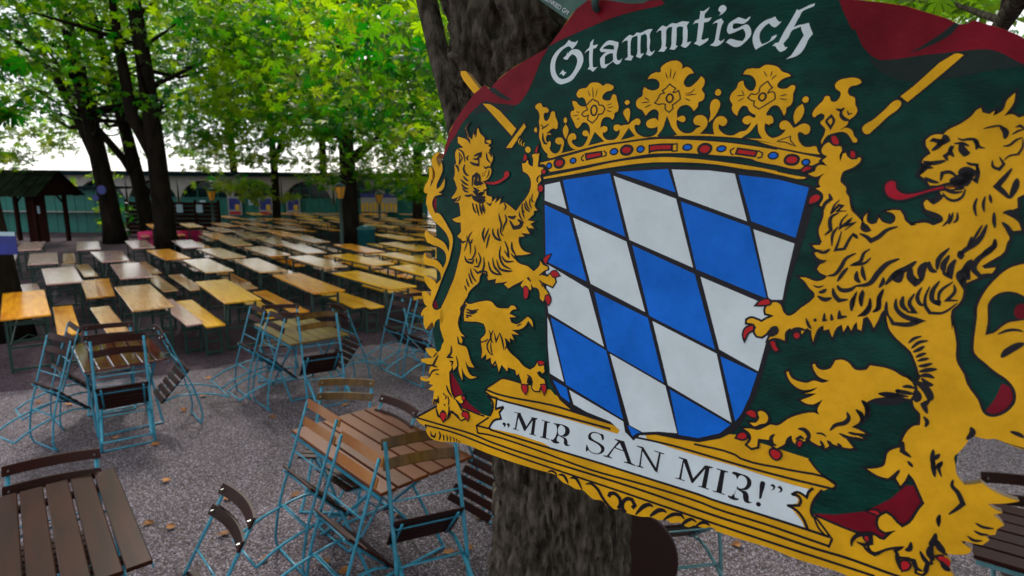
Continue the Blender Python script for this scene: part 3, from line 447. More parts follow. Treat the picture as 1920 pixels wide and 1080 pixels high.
F black 3 0.0 l 879,2685 1015,2686 1153,2962 1312,2697 1431,2691 1433,2709 1386,2723 1372,3047 1419,3053 1421,3067 1246,3065 1249,3052 1301,3047 1320,2757 1157,3042 1135,3044 972,2750 965,3035 1024,3034 1022,3050 867,3048 868,3035 927,3029 952,2711 881,2702
F black 3 0.0 l 1487,2693 1668,2691 1667,2710 1621,2720 1617,3055 1671,3056 1671,3070 1480,3070 1481,3055 1534,3053 1555,2708 1496,2711
F black 3 0.0 c 1729,2687 1864,2671 1957,2678 2015,2723 2025,2803 1971,2891 1895,2915 1974,2918 2014,2975 2031,3053 2082,3047 2035,3080 1969,3081 1936,3028 1921,2963 1858,2934 1829,2922 1820,3059 1877,3062 1876,3077 1712,3077 1713,3062 1766,3056 1790,2722 1734,2704
F white 4 0.0 c 1854,2699 1935,2713 1962,2767 1951,2841 1905,2887 1845,2889
F black 3 0.0 c 2162,2968 2152,2833 2146,2737 2166,2692 2211,2696 2218,2756 2201,2872 2185,2961
F black 3 0.0 c 2162,3016 2200,3039 2177,3085 2135,3074 2133,3040
F black 3 0.0 c 2289,2720 2323,2688 2360,2711 2351,2762 2305,2790 2336,2739
F black 3 0.0 c 2389,2715 2422,2684 2460,2713 2457,2762 2410,2788 2435,2741
F white 2 0.0 l -2152,-4419 -2112,-4385 -1996,-4357 -1974,-4387 -1959,-4375 -1982,-4318 -2057,-4236 -2135,-4297 -2178,-4294 -2285,-4236 -2367,-4123 -2395,-4003 -2378,-3879 -2318,-3767 -2219,-3698 -2089,-3711 -1996,-3786 -1929,-3931 -1924,-4020 -1969,-4099 -2045,-4144 -2092,-4111 -2136,-4047 -2217,-4066 -2230,-4094 -2174,-4134 -2157,-4201 -2147,-4154 -2089,-4216 -2005,-4230 -1916,-4206 -1837,-4131 -1795,-4008 -1822,-3892 -1891,-3778 -1994,-3651 -2128,-3608 -2233,-3600 -2348,-3662 -2445,-3777 -2490,-3904 -2493,-4058 -2453,-4162 -2327,-4286 -2236,-4330
F white 2 0.0 l -2208,-3872 -2166,-3823 -2125,-3820 -2182,-3748 -2233,-3798 -2276,-3786
F white 2 0.0 l -1633,-4376 -1637,-4317 -1637,-4258 -1531,-4269 -1564,-4207 -1620,-4198 -1612,-4050 -1584,-3871 -1541,-3852 -1484,-3862 -1542,-3801 -1572,-3779 -1636,-3824 -1688,-3835 -1652,-3877 -1684,-4057 -1692,-4176 -1741,-4166 -1786,-4126 -1760,-4183 -1700,-4236 -1694,-4309
F white 2 0.0 l -1485,-4169 -1437,-4237 -1335,-4313 -1220,-4293 -1129,-4261 -1122,-4203 -1138,-4090 -1122,-3974 -1093,-3936 -1040,-3945 -1013,-3978 -1055,-3882 -1092,-3868 -1159,-3899 -1187,-3930 -1275,-3873 -1332,-3820 -1399,-3833 -1431,-3887 -1455,-4006 -1413,-4060 -1324,-4116 -1210,-4098 -1202,-4154 -1210,-4213 -1309,-4245 -1401,-4211 -1459,-4159 -1391,-4138 -1326,-4131 -1208,-4086 -1304,-4085 -1362,-4040 -1377,-3969 -1349,-3879 -1277,-3888 -1189,-3944 -1200,-4082 -1356,-4112 -1454,-4122
F green 3 0.0 l -1398,-4207 -1308,-4235 -1212,-4210 -1196,-4137 -1330,-4160 -1426,-4178
F green 3 0.0 l -1363,-4026 -1302,-4071 -1210,-4076 -1190,-3952 -1263,-3901 -1345,-3891
F white 2 0.0 l -1064,-4240 -1018,-4306 -934,-4367 -854,-4344 -800,-4394 -723,-4378 -666,-4399 -580,-4423 -513,-4415 -543,-4363 -554,-4337 -531,-4223 -516,-4055 -475,-4017 -421,-4053 -462,-3981 -503,-3957 -583,-4000 -565,-4033 -584,-4174 -612,-4330 -645,-4354 -716,-4328 -709,-4215 -686,-4045 -674,-4009 -618,-4017 -671,-3934 -760,-3975 -743,-4022 -755,-4164 -777,-4335 -823,-4333 -881,-4312 -893,-4235 -863,-4006 -807,-3987 -842,-3912 -906,-3925 -969,-3938 -913,-3983 -932,-4126 -952,-4270 -999,-4275
F white 2 0.0 l -440,-4344 -406,-4402 -342,-4456 -268,-4424 -181,-4474 -99,-4458 -11,-4483 116,-4458 85,-4397 105,-4329 121,-4163 121,-4119 193,-4128 126,-4042 93,-4037 26,-4075 47,-4127 32,-4283 24,-4388 -57,-4403 -89,-4385 -69,-4228 -63,-4095 -26,-4080 -76,-4021 -111,-4025 -165,-4039 -143,-4093 -156,-4238 -167,-4412 -231,-4414 -261,-4373 -250,-4249 -241,-4092 -210,-4072 -259,-4004 -295,-4014 -361,-4020 -316,-4077 -334,-4259 -349,-4373 -391,-4378
F white 2 0.0 l 278,-4615 328,-4603 379,-4628 429,-4659 395,-4594 362,-4555 366,-4480 485,-4480 438,-4422 364,-4416 367,-4308 355,-4147 390,-4133 473,-4156 468,-4113 398,-4067 342,-4039 289,-4068 242,-4090 282,-4123 281,-4253 276,-4421 220,-4423 184,-4406 215,-4467 279,-4480 283,-4577
F white 2 0.0 c 595,-4492 620,-4536 579,-4574 582,-4626 631,-4658 687,-4627 701,-4583 668,-4535
F white 2 0.0 l 509,-4370 546,-4413 637,-4446 685,-4385 662,-4335 647,-4210 640,-4105 680,-4074 733,-4110 709,-4055 621,-4006 510,-4034 569,-4075 585,-4196 590,-4323 594,-4375 550,-4386
F white 2 0.0 l 754,-4034 808,-4096 839,-4098 936,-4061 1019,-4041 1052,-4100 1043,-4173 999,-4241 936,-4217 867,-4194 797,-4176 761,-4217 753,-4282 775,-4352 841,-4396 908,-4429 962,-4406 1026,-4377 1091,-4420 1085,-4385 1023,-4326 994,-4314 900,-4336 843,-4338 835,-4282 860,-4247 930,-4260 1017,-4296 1057,-4296 1103,-4249 1131,-4183 1134,-4121 1097,-4064 1044,-4008 988,-3967 918,-3961 841,-3998 773,-4048
F white 2 0.0 l 1458,-4366 1483,-4322 1526,-4276 1559,-4282 1514,-4223 1470,-4198 1429,-4223 1379,-4275 1338,-4250 1296,-4204 1265,-4137 1271,-4054 1305,-3979 1327,-3961 1383,-3981 1427,-4006 1449,-4064 1517,-4087 1508,-4048 1457,-4003 1385,-3965 1293,-3919 1234,-3886 1201,-3949 1169,-4045 1169,-4117 1198,-4206 1248,-4272 1319,-4323 1403,-4348
F white 2 0.0 l 1757,-4439 1774,-4412 1848,-4441 1916,-4471 1995,-4484 1982,-4447 1896,-4420 1828,-4385 1808,-4329 1779,-4264 1745,-4169 1807,-4191 1879,-4197 1945,-4208 1966,-4152 2020,-4038 1971,-3965 1939,-3861 1888,-3768 1820,-3725 1689,-3698 1753,-3741 1806,-3835 1864,-3958 1900,-4032 1865,-4095 1842,-4167 1776,-4146 1724,-4122 1689,-4027 1626,-3939 1657,-3881 1694,-3882 1667,-3840 1595,-3815 1551,-3862 1515,-3916 1473,-3915 1510,-3957 1557,-3962 1606,-4096 1672,-4238 1722,-4350
P scrollwork
S black 30.1 -4629,3567 -4580,3633
S black 34.4 -4459,3661 -4421,3748 -4330,3753 -4306,3659
S black 34.1 -4226,3599 -4176,3683 -4199,3785
S black 27.2 -4109,3626 -4074,3694 -4075,3771
S black 24.8 -4024,3613 -3977,3677 -3979,3754
S black 22.4 -3925,3615 -3893,3664 -3882,3738
S black 22.4 -3838,3621 -3797,3657 -3787,3721
S black 20.0 -3753,3626 -3724,3656 -3717,3707
S black 20.0 -3678,3644 -3635,3689
S black 29.9 -1505,3664 -1426,3619 -1339,3635 -1298,3675
S black 39.3 -1278,3648 -1174,3626 -1096,3686 -1052,3745
S black 42.7 -1033,3635 -922,3601 -845,3660 -762,3767
S black 43.5 -711,3648 -605,3605 -465,3662 -364,3770 -219,3883 -130,3912
L black 24.2 -240,3729 -227,3665 -146,3635 -45,3685 -12,3773 -41,3872
L black 23.9 205,3779 247,3715 186,3638 105,3645 34,3728 38,3835 97,3894
S black 50.6 565,3637 504,3619 412,3670 344,3760 278,3871
S black 49.9 799,3653 739,3635 665,3660 580,3747 530,3812
S black 43.9 1099,3661 1037,3608 929,3636 843,3703 761,3798
S black 39.8 1297,3646 1221,3618 1154,3660 1091,3738 1062,3804
S black 37.6 1288,3714 1382,3616 1451,3601 1507,3626
P lion
F gold 9 11.6 l -4830,-1774 -4818,-1602 -4870,-1524 -4964,-1474 -4857,-1433 -4956,-1416 -5067,-1383 -5115,-1265 -5085,-1150 -4996,-1023 -4899,-1024 -4729,-899 -4580,-736 -4445,-575 -4411,-426 -4423,-255 -4471,16 -4561,254 -4666,574 -4747,812 -4707,734 -4776,878 -4794,978 -4712,1048 -4594,1033 -4530,989 -4411,1116 -4452,1352 -4494,1320 -4547,1217 -4649,1306 -4669,1435 -4706,1354 -4749,1322 -4837,1433 -4904,1512 -4978,1397 -5003,1194 -5061,1252 -5087,1197 -5031,1090 -4925,1006 -4989,986 -5066,888 -5055,838 -5100,804 -5131,720 -5064,692 -4953,727 -4866,793 -4859,695 -4861,647 -4976,573 -5083,468 -5127,346 -5032,368 -4842,421 -4729,495 -4619,376 -4663,246 -4777,162 -4937,124 -5069,118 -5145,83 -5194,-70 -5174,-150 -5115,-57 -4985,-21 -4829,-16 -4663,73 -4602,144 -4538,-16 -4575,-184 -4688,-270 -4900,-329 -5088,-368 -5182,-439 -5239,-557 -5205,-633 -5033,-532 -4818,-471 -4629,-390 -4492,-220 -4497,-419 -4595,-583 -4751,-706 -4951,-819 -5076,-914 -5202,-1063 -5264,-1181 -5288,-1200 -5290,-1356 -5277,-1450 -5350,-1440 -5402,-1489 -5380,-1607 -5294,-1746 -5285,-1863 -5333,-2008 -5298,-2022 -5236,-1990 -5192,-1864 -5213,-1670 -5225,-1572 -5123,-1769 -5130,-1904 -5229,-2048 -5265,-2174 -5204,-2290 -5103,-2334 -5063,-2324 -5136,-2228 -5107,-2135 -5016,-2001 -4978,-2126 -4950,-2078 -4918,-1945 -4982,-1771 -5039,-1635 -5025,-1539 -4932,-1599 -4870,-1697
F gold 9 13.1 l -4568,-2531 -4592,-2663 -4461,-2632 -4310,-2583 -4266,-2526 -4238,-2581 -4362,-2695 -4416,-2826 -4379,-2899 -4314,-2944 -4371,-2844 -4328,-2713 -4193,-2599 -4176,-2727 -4127,-2708 -4079,-2652 -4090,-2780 -4075,-2835 -4012,-2723 -3896,-2639 -3829,-2570 -3710,-2575 -3697,-2518 -3769,-2464 -3694,-2418 -3731,-2355 -3628,-2265 -3606,-2193 -3638,-2103 -3653,-2048 -3604,-1941 -3662,-1795 -3768,-1739 -3710,-1649 -3679,-1595 -3681,-1523 -3659,-1451 -3519,-1420 -3504,-1312 -3405,-1406 -3423,-1297 -3294,-1401 -3309,-1275 -3196,-1325 -3081,-1276 -2964,-1211 -2893,-1162 -2806,-1288 -2682,-1450 -2619,-1590 -2623,-1762 -2701,-1882 -2835,-1949 -2878,-2105 -2815,-2106 -2752,-2175 -2720,-2089 -2620,-2038 -2629,-2175 -2669,-2270 -2594,-2292 -2509,-2295 -2509,-2192 -2508,-2039 -2375,-2023 -2394,-1937 -2434,-1869 -2392,-1784 -2470,-1689 -2427,-1596 -2422,-1493 -2474,-1354 -2475,-1286 -2404,-1212 -2501,-1181 -2485,-1216 -2473,-1131 -2599,-1003 -2433,-987 -2528,-938 -2425,-859 -2599,-856 -2512,-750 -2709,-744 -2628,-689 -2751,-671 -2753,-610 -2705,-492 -2599,-405 -2429,-373 -2629,-324 -2816,-306 -2759,-206 -2646,-147 -2476,-121 -2321,-34 -2249,-101 -2199,-175 -2200,-252 -2130,-182 -2028,-155 -2013,-117 -2086,-76 -2175,2 -2011,35 -1942,-32 -1856,26 -1816,106 -1870,205 -1952,181 -2095,147 -2062,237 -1973,311 -1913,388 -1952,393 -1996,432 -2035,506 -2101,464 -2131,348 -2198,270 -2299,266 -2350,194 -2327,329 -2395,312 -2452,276 -2531,303 -2578,265 -2521,153 -2578,186 -2754,286 -2861,361 -2968,294 -2891,223 -2995,253 -3187,293 -3178,202 -3371,255 -3434,131 -3540,106 -3595,204 -3602,315 -3755,462 -3853,604 -3850,622 -3907,723 -3995,941 -4003,1055 -4027,1134 -4028,1247 -3926,1419 -3809,1483 -3916,1492 -3856,1576 -3871,1635 -3716,1719 -3652,1838 -3574,1971 -3474,2067 -3618,2073 -3728,1964 -3628,2168 -3523,2249 -3379,2247 -3548,2315 -3685,2264 -3800,2128 -3739,2388 -3840,2268 -3901,2092 -4002,2235 -4052,2140 -4075,2240 -4117,2287 -4069,2534 -4096,2435 -4050,2578 -3979,2733 -3895,2809 -3783,2915 -3646,3033 -3518,3020 -3485,3087 -3559,3146 -3657,3205 -3746,3170 -3901,3104 -3973,3112 -4004,3235 -4092,3314 -4211,3267 -4287,3266 -4343,3144 -4309,2943 -4375,2920 -4480,3080 -4469,2941 -4474,2767 -4639,2784 -4510,2659 -4640,2657 -4608,2592 -4753,2629 -4879,2630 -4908,2557 -4695,2581 -4607,2475 -4679,2421 -4652,2289 -4752,2279 -4811,2232 -4910,2241 -4945,2179 -4762,2121 -4612,2086 -4713,2047 -4800,1985 -4852,1916 -4752,1927 -4629,1885 -4493,1938 -4420,1885 -4392,1765 -4343,1670 -4425,1540 -4493,1417 -4512,1323 -4529,999 -4474,857 -4426,754 -4426,754 -4346,535 -4258,297 -4204,-11 -4165,-240 -4185,-463 -4297,-571 -4214,-667 -4254,-861 -4389,-866 -4494,-916 -4274,-1000 -4322,-1166 -4363,-1277 -4485,-1281 -4357,-1408 -4544,-1345 -4577,-1372 -4489,-1479 -4454,-1574 -4537,-1723 -4582,-1778 -4559,-1873 -4598,-2061 -4554,-2099 -4611,-2325 -4573,-2400 -4408,-2435
F gold 11 12.6 l -3862,1165 -3897,1039 -3883,888 -3875,775 -3801,802 -3577,734 -3245,670 -3075,773 -2795,751 -2750,692 -2667,680 -2607,733 -2717,775 -2764,853 -2595,889 -2750,922 -2694,1019 -2544,1027 -2413,923 -2331,844 -2231,903 -2184,1026 -2311,916 -2358,1019 -2470,1110 -2664,1156 -2486,1223 -2663,1235 -2584,1346 -2694,1320 -2671,1405 -2788,1336 -2756,1491 -2655,1597 -2450,1700 -2289,1808 -2141,1845 -2040,1767 -2002,1682 -1953,1741 -1849,1704 -1820,1817 -1858,1859 -1922,1821 -1986,1868 -1906,1938 -1803,1967 -1803,1967 -1772,2046 -1866,2084 -1890,2200 -1988,2214 -2044,2174 -2041,2052 -2166,1957 -2135,2107 -2182,2135 -2283,2148 -2317,2059 -2312,2093 -2381,1967 -2428,2012 -2473,1915 -2655,1899 -2655,1979 -2810,1876 -2854,2028 -2916,1897 -3040,1958 -3091,1787 -3190,1851 -3206,1736 -3315,1848 -3322,1684 -3369,1546 -3244,1469 -3374,1510 -3386,1457 -3282,1330 -3294,1241 -3358,1142 -3520,1130 -3726,1155
F red 12 9.7 c -3755,-1724 -3628,-1714 -3431,-1746 -3287,-1820 -3249,-1936 -3172,-1928 -3162,-1857 -3259,-1776 -3424,-1692 -3624,-1684
F red 12 9.4 c -2829,-2279 -2782,-2192 -2833,-2158 -2849,-2227
F red 12 9.3 c -2546,-2457 -2556,-2380 -2556,-2312 -2598,-2321 -2588,-2398
F red 12 9.2 c -2379,-1980 -2316,-1955 -2340,-1913 -2394,-1937
F red 12 9.2 c -2399,-1690 -2331,-1633 -2353,-1572 -2427,-1596
F red 12 9.1 c -1991,-390 -2044,-275 -2064,-205 -2125,-285 -2074,-349
F red 12 9.0 c -1926,-59 -1843,-93 -1750,-19 -1857,18 -1910,-10
F red 12 9.3 c -2472,278 -2392,338 -2430,507 -2481,410
F red 12 9.1 c -1989,406 -1924,381 -1869,466 -1900,555 -1969,480
F red 12 9.1 c -1995,1655 -1909,1630 -1838,1647 -1881,1693 -1949,1698
F red 12 10.2 c -4209,3199 -4127,3160 -4069,3213 -4123,3360 -4195,3292
F red 12 9.9 c -3632,3048 -3542,3017 -3473,3084 -3489,3172 -3562,3125 -3636,3105
F red 12 9.3 c -2277,2190 -2200,2156 -2150,2215 -2176,2325 -2245,2271
F red 12 9.1 c -1856,2081 -1770,2063 -1742,2125 -1766,2233 -1816,2158
F red 12 10.0 c -3690,2724 -3618,2735 -3647,2780 -3684,2770
F gold 11 11.1 c -3883,2806 -3784,2736 -3670,2701 -3697,2763 -3663,2830 -3717,2871 -3782,2839
S black 22.3 -4291,-2952 -4374,-2862 -4367,-2732 -4193,-2599
S black 26.8 -4439,-2650 -4312,-2601 -4227,-2507
S black 26.5 -4112,-2854 -4158,-2764 -4104,-2634
S black 28.4 -3861,-2629 -3834,-2520 -3740,-2500
S black 29.2 -4549,-2399 -4419,-2342 -4357,-2249 -4315,-2119
S black 22.5 -4516,-2343 -4476,-2230 -4466,-2081 -4400,-2212 -4501,-2324
S black 38.4 -4573,-2061 -4507,-2024 -4454,-1912
S black 29.0 -4241,-2267 -4280,-2211 -4236,-2156
S black 37.5 -3920,-2321 -4008,-2284 -4096,-2248
S black 39.7 -4112,-2193 -3993,-2184 -3918,-2302 -3916,-2211
S black 42.0 -4185,-2128 -4097,-2092 -3953,-2065 -3948,-2193
S black 28.3 -3782,-2320 -3742,-2193 -3638,-2103
S black 28.2 -3737,-2319 -3678,-2301 -3634,-2229
S black 28.3 -3812,-2047 -3760,-2002 -3673,-2030 -3637,-2012
S black 19.6 -3665,-1976 -3664,-1886 -3708,-1794
S black 17.5 -3826,-1902 -3812,-1884
S black 17.5 -3781,-1911 -3757,-1902
S black 17.5 -3819,-1856 -3794,-1838
S black 17.4 -3752,-1948 -3728,-1935
S black 17.5 -3775,-1866 -3757,-1853
S black 38.0 -4309,-2081 -4332,-1988 -4256,-1877 -4179,-1841
S black 50.6 -4054,-1622 -4059,-1825 -3973,-1881 -3896,-1828 -3857,-1719 -3761,-1684
S black 77.1 -3971,-1863 -3971,-1698 -3873,-1663 -3911,-1607
S black 54.9 -4027,-1604 -3901,-1534 -3801,-1483 -3677,-1577
S black 65.9 -4017,-1531 -3844,-1463 -3712,-1504
S gold 24.2 -4004,-1605 -3891,-1626 -3777,-1638
S gold 21.9 -3872,-1499 -3786,-1538 -3737,-1521
S black 87.9 -4025,-1420 -3877,-1370 -3676,-1414
S black 65.7 -3895,-1333 -3755,-1320 -3669,-1360
S black 31.3 -4323,-1839 -4240,-1766 -4164,-1730
S black 33.5 -4384,-1763 -4277,-1691 -4150,-1638
S black 33.5 -4347,-1671 -4264,-1598 -4140,-1564
S black 31.3 -4309,-1578 -4229,-1525 -4131,-1500
S black 37.8 -4228,-1431 -4120,-1426 -4006,-1458
S black 22.5 -4336,-1428 -4371,-1333 -4462,-1292
S black 26.0 -3638,-1307 -3541,-1256 -3504,-1312
S black 26.5 -4006,-1291 -3941,-1165 -3882,-1080
S black 24.2 -3910,-1277 -3846,-1151 -3802,-1084
S black 24.1 -3821,-1299 -3759,-1192 -3699,-1089
S black 24.0 -3727,-1285 -3694,-1213 -3635,-1125
S black 25.5 -3196,-1325 -3140,-1238 -3173,-1166
S black 25.0 -2748,-1326 -2757,-1238 -2681,-1141
S black 22.8 -2696,-1397 -2638,-1278 -2564,-1195
S black 22.7 -2598,-1436 -2581,-1315 -2528,-1232
S black 22.7 -2548,-1523 -2552,-1403 -2504,-1353
S black 24.6 -2437,-1886 -2485,-1799 -2455,-1732
S black 26.5 -3980,-1274 -3939,-1147 -3859,-1077
S black 24.2 -3885,-1260 -3843,-1133 -3781,-1017
S black 24.1 -3816,-1263 -3763,-1137 -3703,-1040
S black 24.0 -3747,-1266 -3697,-1159 -3639,-1070
S black 32.0 -3297,-1106 -3260,-1001 -3199,-879 -3200,-737 -3123,-653
S black 34.0 -3142,-1096 -3092,-975 -3131,-866 -3157,-740
S black 46.4 -2881,-1075 -2940,-1036 -3071,-1056
S black 62.9 -2829,-1008 -2717,-953 -2749,-881 -2890,-837 -3017,-979
S black 25.0 -2757,-1238 -2721,-1136 -2666,-1034
S black 25.1 -2810,-1166 -2774,-1063 -2702,-997
S black 27.0 -2709,-1345 -2674,-1242 -2559,-1161
S black 24.8 -2604,-891 -2509,-802 -2446,-789
S black 32.1 -3276,-803 -3261,-697 -3175,-560
S black 38.6 -3408,-794 -3368,-671 -3268,-589 -3154,-561
S black 39.2 -3612,-799 -3637,-652 -3568,-493
S black 32.6 -3497,-789 -3546,-658 -3585,-528
S black 32.5 -3459,-683 -3486,-554 -3507,-380
S black 31.0 -3921,-696 -3995,-552 -3927,-409 -3901,-226
S black 28.7 -3887,-542 -3930,-427
S black 24.5 -4049,-604 -4019,-476 -4073,-266
S black 37.6 -4048,-175 -3973,-71 -3828,-48 -3781,-126
S black 28.7 -3811,-418 -3779,-274 -3839,-121 -3955,-110
S black 32.9 -3699,-281 -3621,-142 -3657,9 -3772,20
S black 26.3 -3740,-167 -3699,-42
S black 37.1 -3550,-203 -3516,-42 -3531,87 -3662,138 -3778,58
S black 36.5 -3425,-124 -3333,48 -3213,107 -3059,108
S black 36.4 -3325,-206 -3255,-32 -3131,62 -3057,126
S black 36.1 -3221,-180 -3120,-11 -2941,24 -2804,9
S black 36.1 -3160,-454 -3155,-258 -3044,-90 -2840,-22
S black 31.8 -3111,-262 -2989,-166 -2799,-185
S black 33.9 -3078,-567 -2981,-415 -2938,-260 -3062,-373
S black 40.0 -2905,-563 -2875,-425 -2774,-310
S black 25.2 -2895,-335 -2762,-224
S black 29.0 -4231,-534 -4147,-447 -4045,-492
S black 33.0 -3859,66 -3792,207 -3670,323
S black 33.1 -3892,163 -3827,285 -3754,388
S black 28.8 -3935,279 -3884,385 -3827,452
S black 26.6 -3960,431 -3886,534
S black 32.5 -3531,87 -3439,95 -3393,181
S black 24.4 -2179,114 -2113,157 -2082,239
S black 30.4 -2181,28 -2100,-32 -1974,22
S black 30.9 -2354,169 -2424,107 -2442,127
S black 37.8 -3875,775 -3977,901 -4004,961
S black 40.0 -3847,808 -3913,929 -3890,1169
S black 35.2 -3856,912 -3688,934 -3522,873
S black 35.2 -3847,976 -3681,979 -3550,923
S black 30.9 -3850,1032 -3767,1038 -3673,1034
S black 24.3 -3832,1076 -3761,1075
S black 33.5 -4018,1114 -3984,1184 -4000,1243
S black 28.0 -3208,1245 -3144,1379 -3209,1554 -3145,1688 -3027,1738
S black 32.2 -3099,1227 -3144,1379 -3083,1495
S black 27.7 -3070,1276 -3002,1445 -2939,1272
S black 31.8 -2941,1255 -2855,1401 -2786,1586
S black 27.4 -2799,1338 -2737,1470 -2767,1564
S black 25.7 -3132,1468 -3098,1625 -3051,1725
S black 21.6 -3372,1528 -3244,1469 -3205,1426
S black 27.8 -3125,1829 -3019,1954 -2966,1853 -2885,1963
S black 20.8 -2560,1068 -2444,998
S black 33.4 -3998,1506 -3941,1647 -3770,1673
S black 40.5 -4135,1738 -4116,1868 -4185,1985 -4041,1967
S black 33.7 -4137,2062 -4051,2064 -4062,2161
S black 26.8 -3975,1917 -3901,2092 -3909,2206
S black 39.0 -4460,1989 -4518,2116 -4576,2244 -4447,2257
S black 32.4 -4782,2256 -4651,2259 -4604,2230
S black 29.9 -4391,2294 -4560,2358 -4663,2535
S black 22.9 -4488,2411 -4376,2397
S black 23.0 -4493,1938 -4601,2074
S black 30.7 -2198,1947 -2099,1996 -2044,2101
S black 24.6 -2161,1991 -2157,2095 -2083,2110
S black 33.8 -4149,2580 -4085,2681 -3945,2801
S black 22.7 -4210,2757 -4165,2813
S black 22.6 -4145,2780 -4111,2840 -4142,2885
S black 24.8 -4081,2794 -4029,2897 -4039,2995
S black 22.6 -4164,2986 -4108,3030
S black 41.2 -4335,2852 -4316,2983 -4419,2969 -4455,3074
S black 33.8 -4015,2989 -3994,3137 -4026,3259
S black 33.5 -3976,3094 -3902,3095 -3850,3120 -3749,3152 -3692,3213
S black 41.0 -4343,3144 -4275,3263 -4194,3301
S black 33.1 -3643,3051 -3626,3009 -3532,3005
S black 40.8 -4210,3190 -4154,3147 -4089,3160
P lion
F gold 9 14.6 l 2353,-2320 2384,-2397 2426,-2429 2475,-2403 2547,-2376 2599,-2366 2615,-2305 2592,-2241 2615,-2152 2634,-2267 2673,-2273 2689,-2228 2738,-2197 2798,-2200 2861,-2209 2867,-2171 2836,-2115 2766,-2058 2674,-2012 2651,-1948 2653,-1865 2689,-1828 2731,-1784 2743,-1708 2787,-1646 2803,-1571 2824,-1508 2865,-1441 2813,-1508 2835,-1465 2916,-1387 2985,-1315 2978,-1239 3038,-1193 3119,-1192 3073,-1258 3013,-1304 3004,-1366 3041,-1431 3038,-1368 3056,-1307 3113,-1279 3169,-1301 3186,-1376 3236,-1317 3333,-1292 3374,-1332 3376,-1399 3335,-1446 3259,-1469 3350,-1489 3417,-1487 3460,-1428 3489,-1357 3568,-1286 3636,-1305 3605,-1315 3731,-1335 3812,-1304 3902,-1357 3857,-1413 3763,-1468 3698,-1524 3669,-1595 3693,-1643 3756,-1610 3798,-1659 3849,-1714 3824,-1766 3848,-1802 3786,-1836 3709,-1834 3661,-1905 3606,-1951 3564,-1975 3584,-2047 3669,-2083 3583,-2142 3597,-2190 3666,-2261 3641,-2309 3606,-2357 3591,-2440 3647,-2498 3723,-2514 3772,-2507 3812,-2565 3935,-2643 4043,-2742 4084,-2815 4126,-2844 4147,-2784 4222,-2758 4270,-2801 4261,-2734 4350,-2797 4378,-2930 4446,-3015 4443,-2893 4410,-2806 4367,-2729 4443,-2748 4518,-2701 4566,-2721 4712,-2770 4902,-2546 4953,-2114 4885,-2005 4832,-1764 4683,-1748 4620,-1701 4639,-1579 4563,-1537 4514,-1506 4665,-1403 4706,-1305 4636,-1289 4519,-1394 4588,-1252 4606,-1175 4592,-1151 4573,-1015 4464,-903 4376,-820 4415,-789 4518,-817 4492,-746 4375,-676 4274,-607 4224,-566 4230,-404 4200,-306 4141,-216 4178,49 4179,-22 4239,203 4265,421 4364,588 4417,717 4546,886 4607,1021 4656,1061 4735,1056 4823,991 4895,872 4909,779 4878,662 4788,557 4676,490 4578,412 4443,294 4419,171 4413,-59 4405,-277 4401,-196 4401,-311 4450,-502 4536,-672 4649,-819 4786,-889 5011,-945 5209,-641 5349,-122 5534,528 5397,948 5106,1369 4866,1346 4768,1328 4692,1354 4546,1347 4517,1408 4480,1508 4432,1604 4396,1667 4421,1760 4451,1892 4542,1996 4631,1962 4715,1916 4818,1978 4947,2016 5089,2029 4957,2100 4796,2158 4883,2209 4950,2221 4865,2278 4927,2318 4985,2372 4924,2443 4915,2515 4824,2562 4865,2607 4809,2690 4711,2700 4588,2710 4644,2757 4713,2784 4692,2842 4607,2895 4481,2926 4443,2917 4377,2846 4346,2749 4364,2815 4295,2877 4276,2957 4273,2934 4295,3034 4314,3111 4288,3134 4280,3234 4249,3295 4200,3291 4177,3189 4090,3126 3984,3155 3948,3107 3993,3065 4025,3003 3939,3036 3796,3127 3733,3202 3669,3201 3630,3139 3644,3083 3624,3003 3674,2984 3740,3010 3791,3004 3868,2876 3912,2822 3788,2892 3722,2866 3693,2801 3703,2710 3767,2637 3832,2665 3890,2719 3966,2766 4045,2676 4118,2468 4165,2367 4088,2222 4025,2108 4013,2088 3945,2023 3918,2130 3878,2216 3817,2130 3862,2005 3777,2136 3667,2164 3559,2141 3474,2101 3521,2089 3611,2050 3667,1996 3676,1906 3686,1816 3721,1768 3815,1705 3825,1616 3859,1485 3926,1382 3991,1353 3973,1200 3905,1132 3876,1053 3879,919 3922,704 3898,673 3869,594 3828,505 3776,406 3697,335 3573,234 3487,125 3455,31 3456,43 3425,-125 3387,-95 3351,35 3312,153 3270,72 3219,5 3170,38 3170,214 3124,197 3101,99 3074,141 3052,234 2998,153 2956,262 2922,165 2862,226 2828,367 2774,253 2709,284 2695,214 2637,263 2604,373 2594,473 2566,393 2550,316 2487,287 2429,389 2416,338 2304,357 2263,323 2210,386 2215,520 2151,504 2063,505 1993,545 2021,471 2087,392 2090,324 2041,332 1985,382 1943,457 1887,515 1822,512 1782,456 1795,385 1735,339 1653,338 1651,297 1699,262 1792,275 1859,299 1928,240 2022,179 1982,164 1905,155 1891,95 1926,22 1995,-28 2059,-23 2100,11 2135,87 2192,146 2252,137 2379,-1 2485,-108 2534,-187 2515,-244 2450,-295 2379,-385 2300,-442 2383,-445 2518,-408 2618,-446 2657,-502 2560,-537 2513,-587 2539,-652 2617,-722 2511,-741 2449,-813 2519,-859 2609,-879 2458,-879 2407,-928 2504,-935 2526,-989 2487,-1064 2463,-1167 2489,-1286 2499,-1390 2469,-1492 2425,-1516 2430,-1523 2461,-1596 2459,-1661 2424,-1711 2348,-1755 2409,-1782 2379,-1834 2387,-1912 2436,-1984 2326,-1928 2220,-1968 2304,-2008 2320,-2073 2357,-2100 2458,-2085 2418,-2126 2378,-2165 2440,-2227 2371,-2268
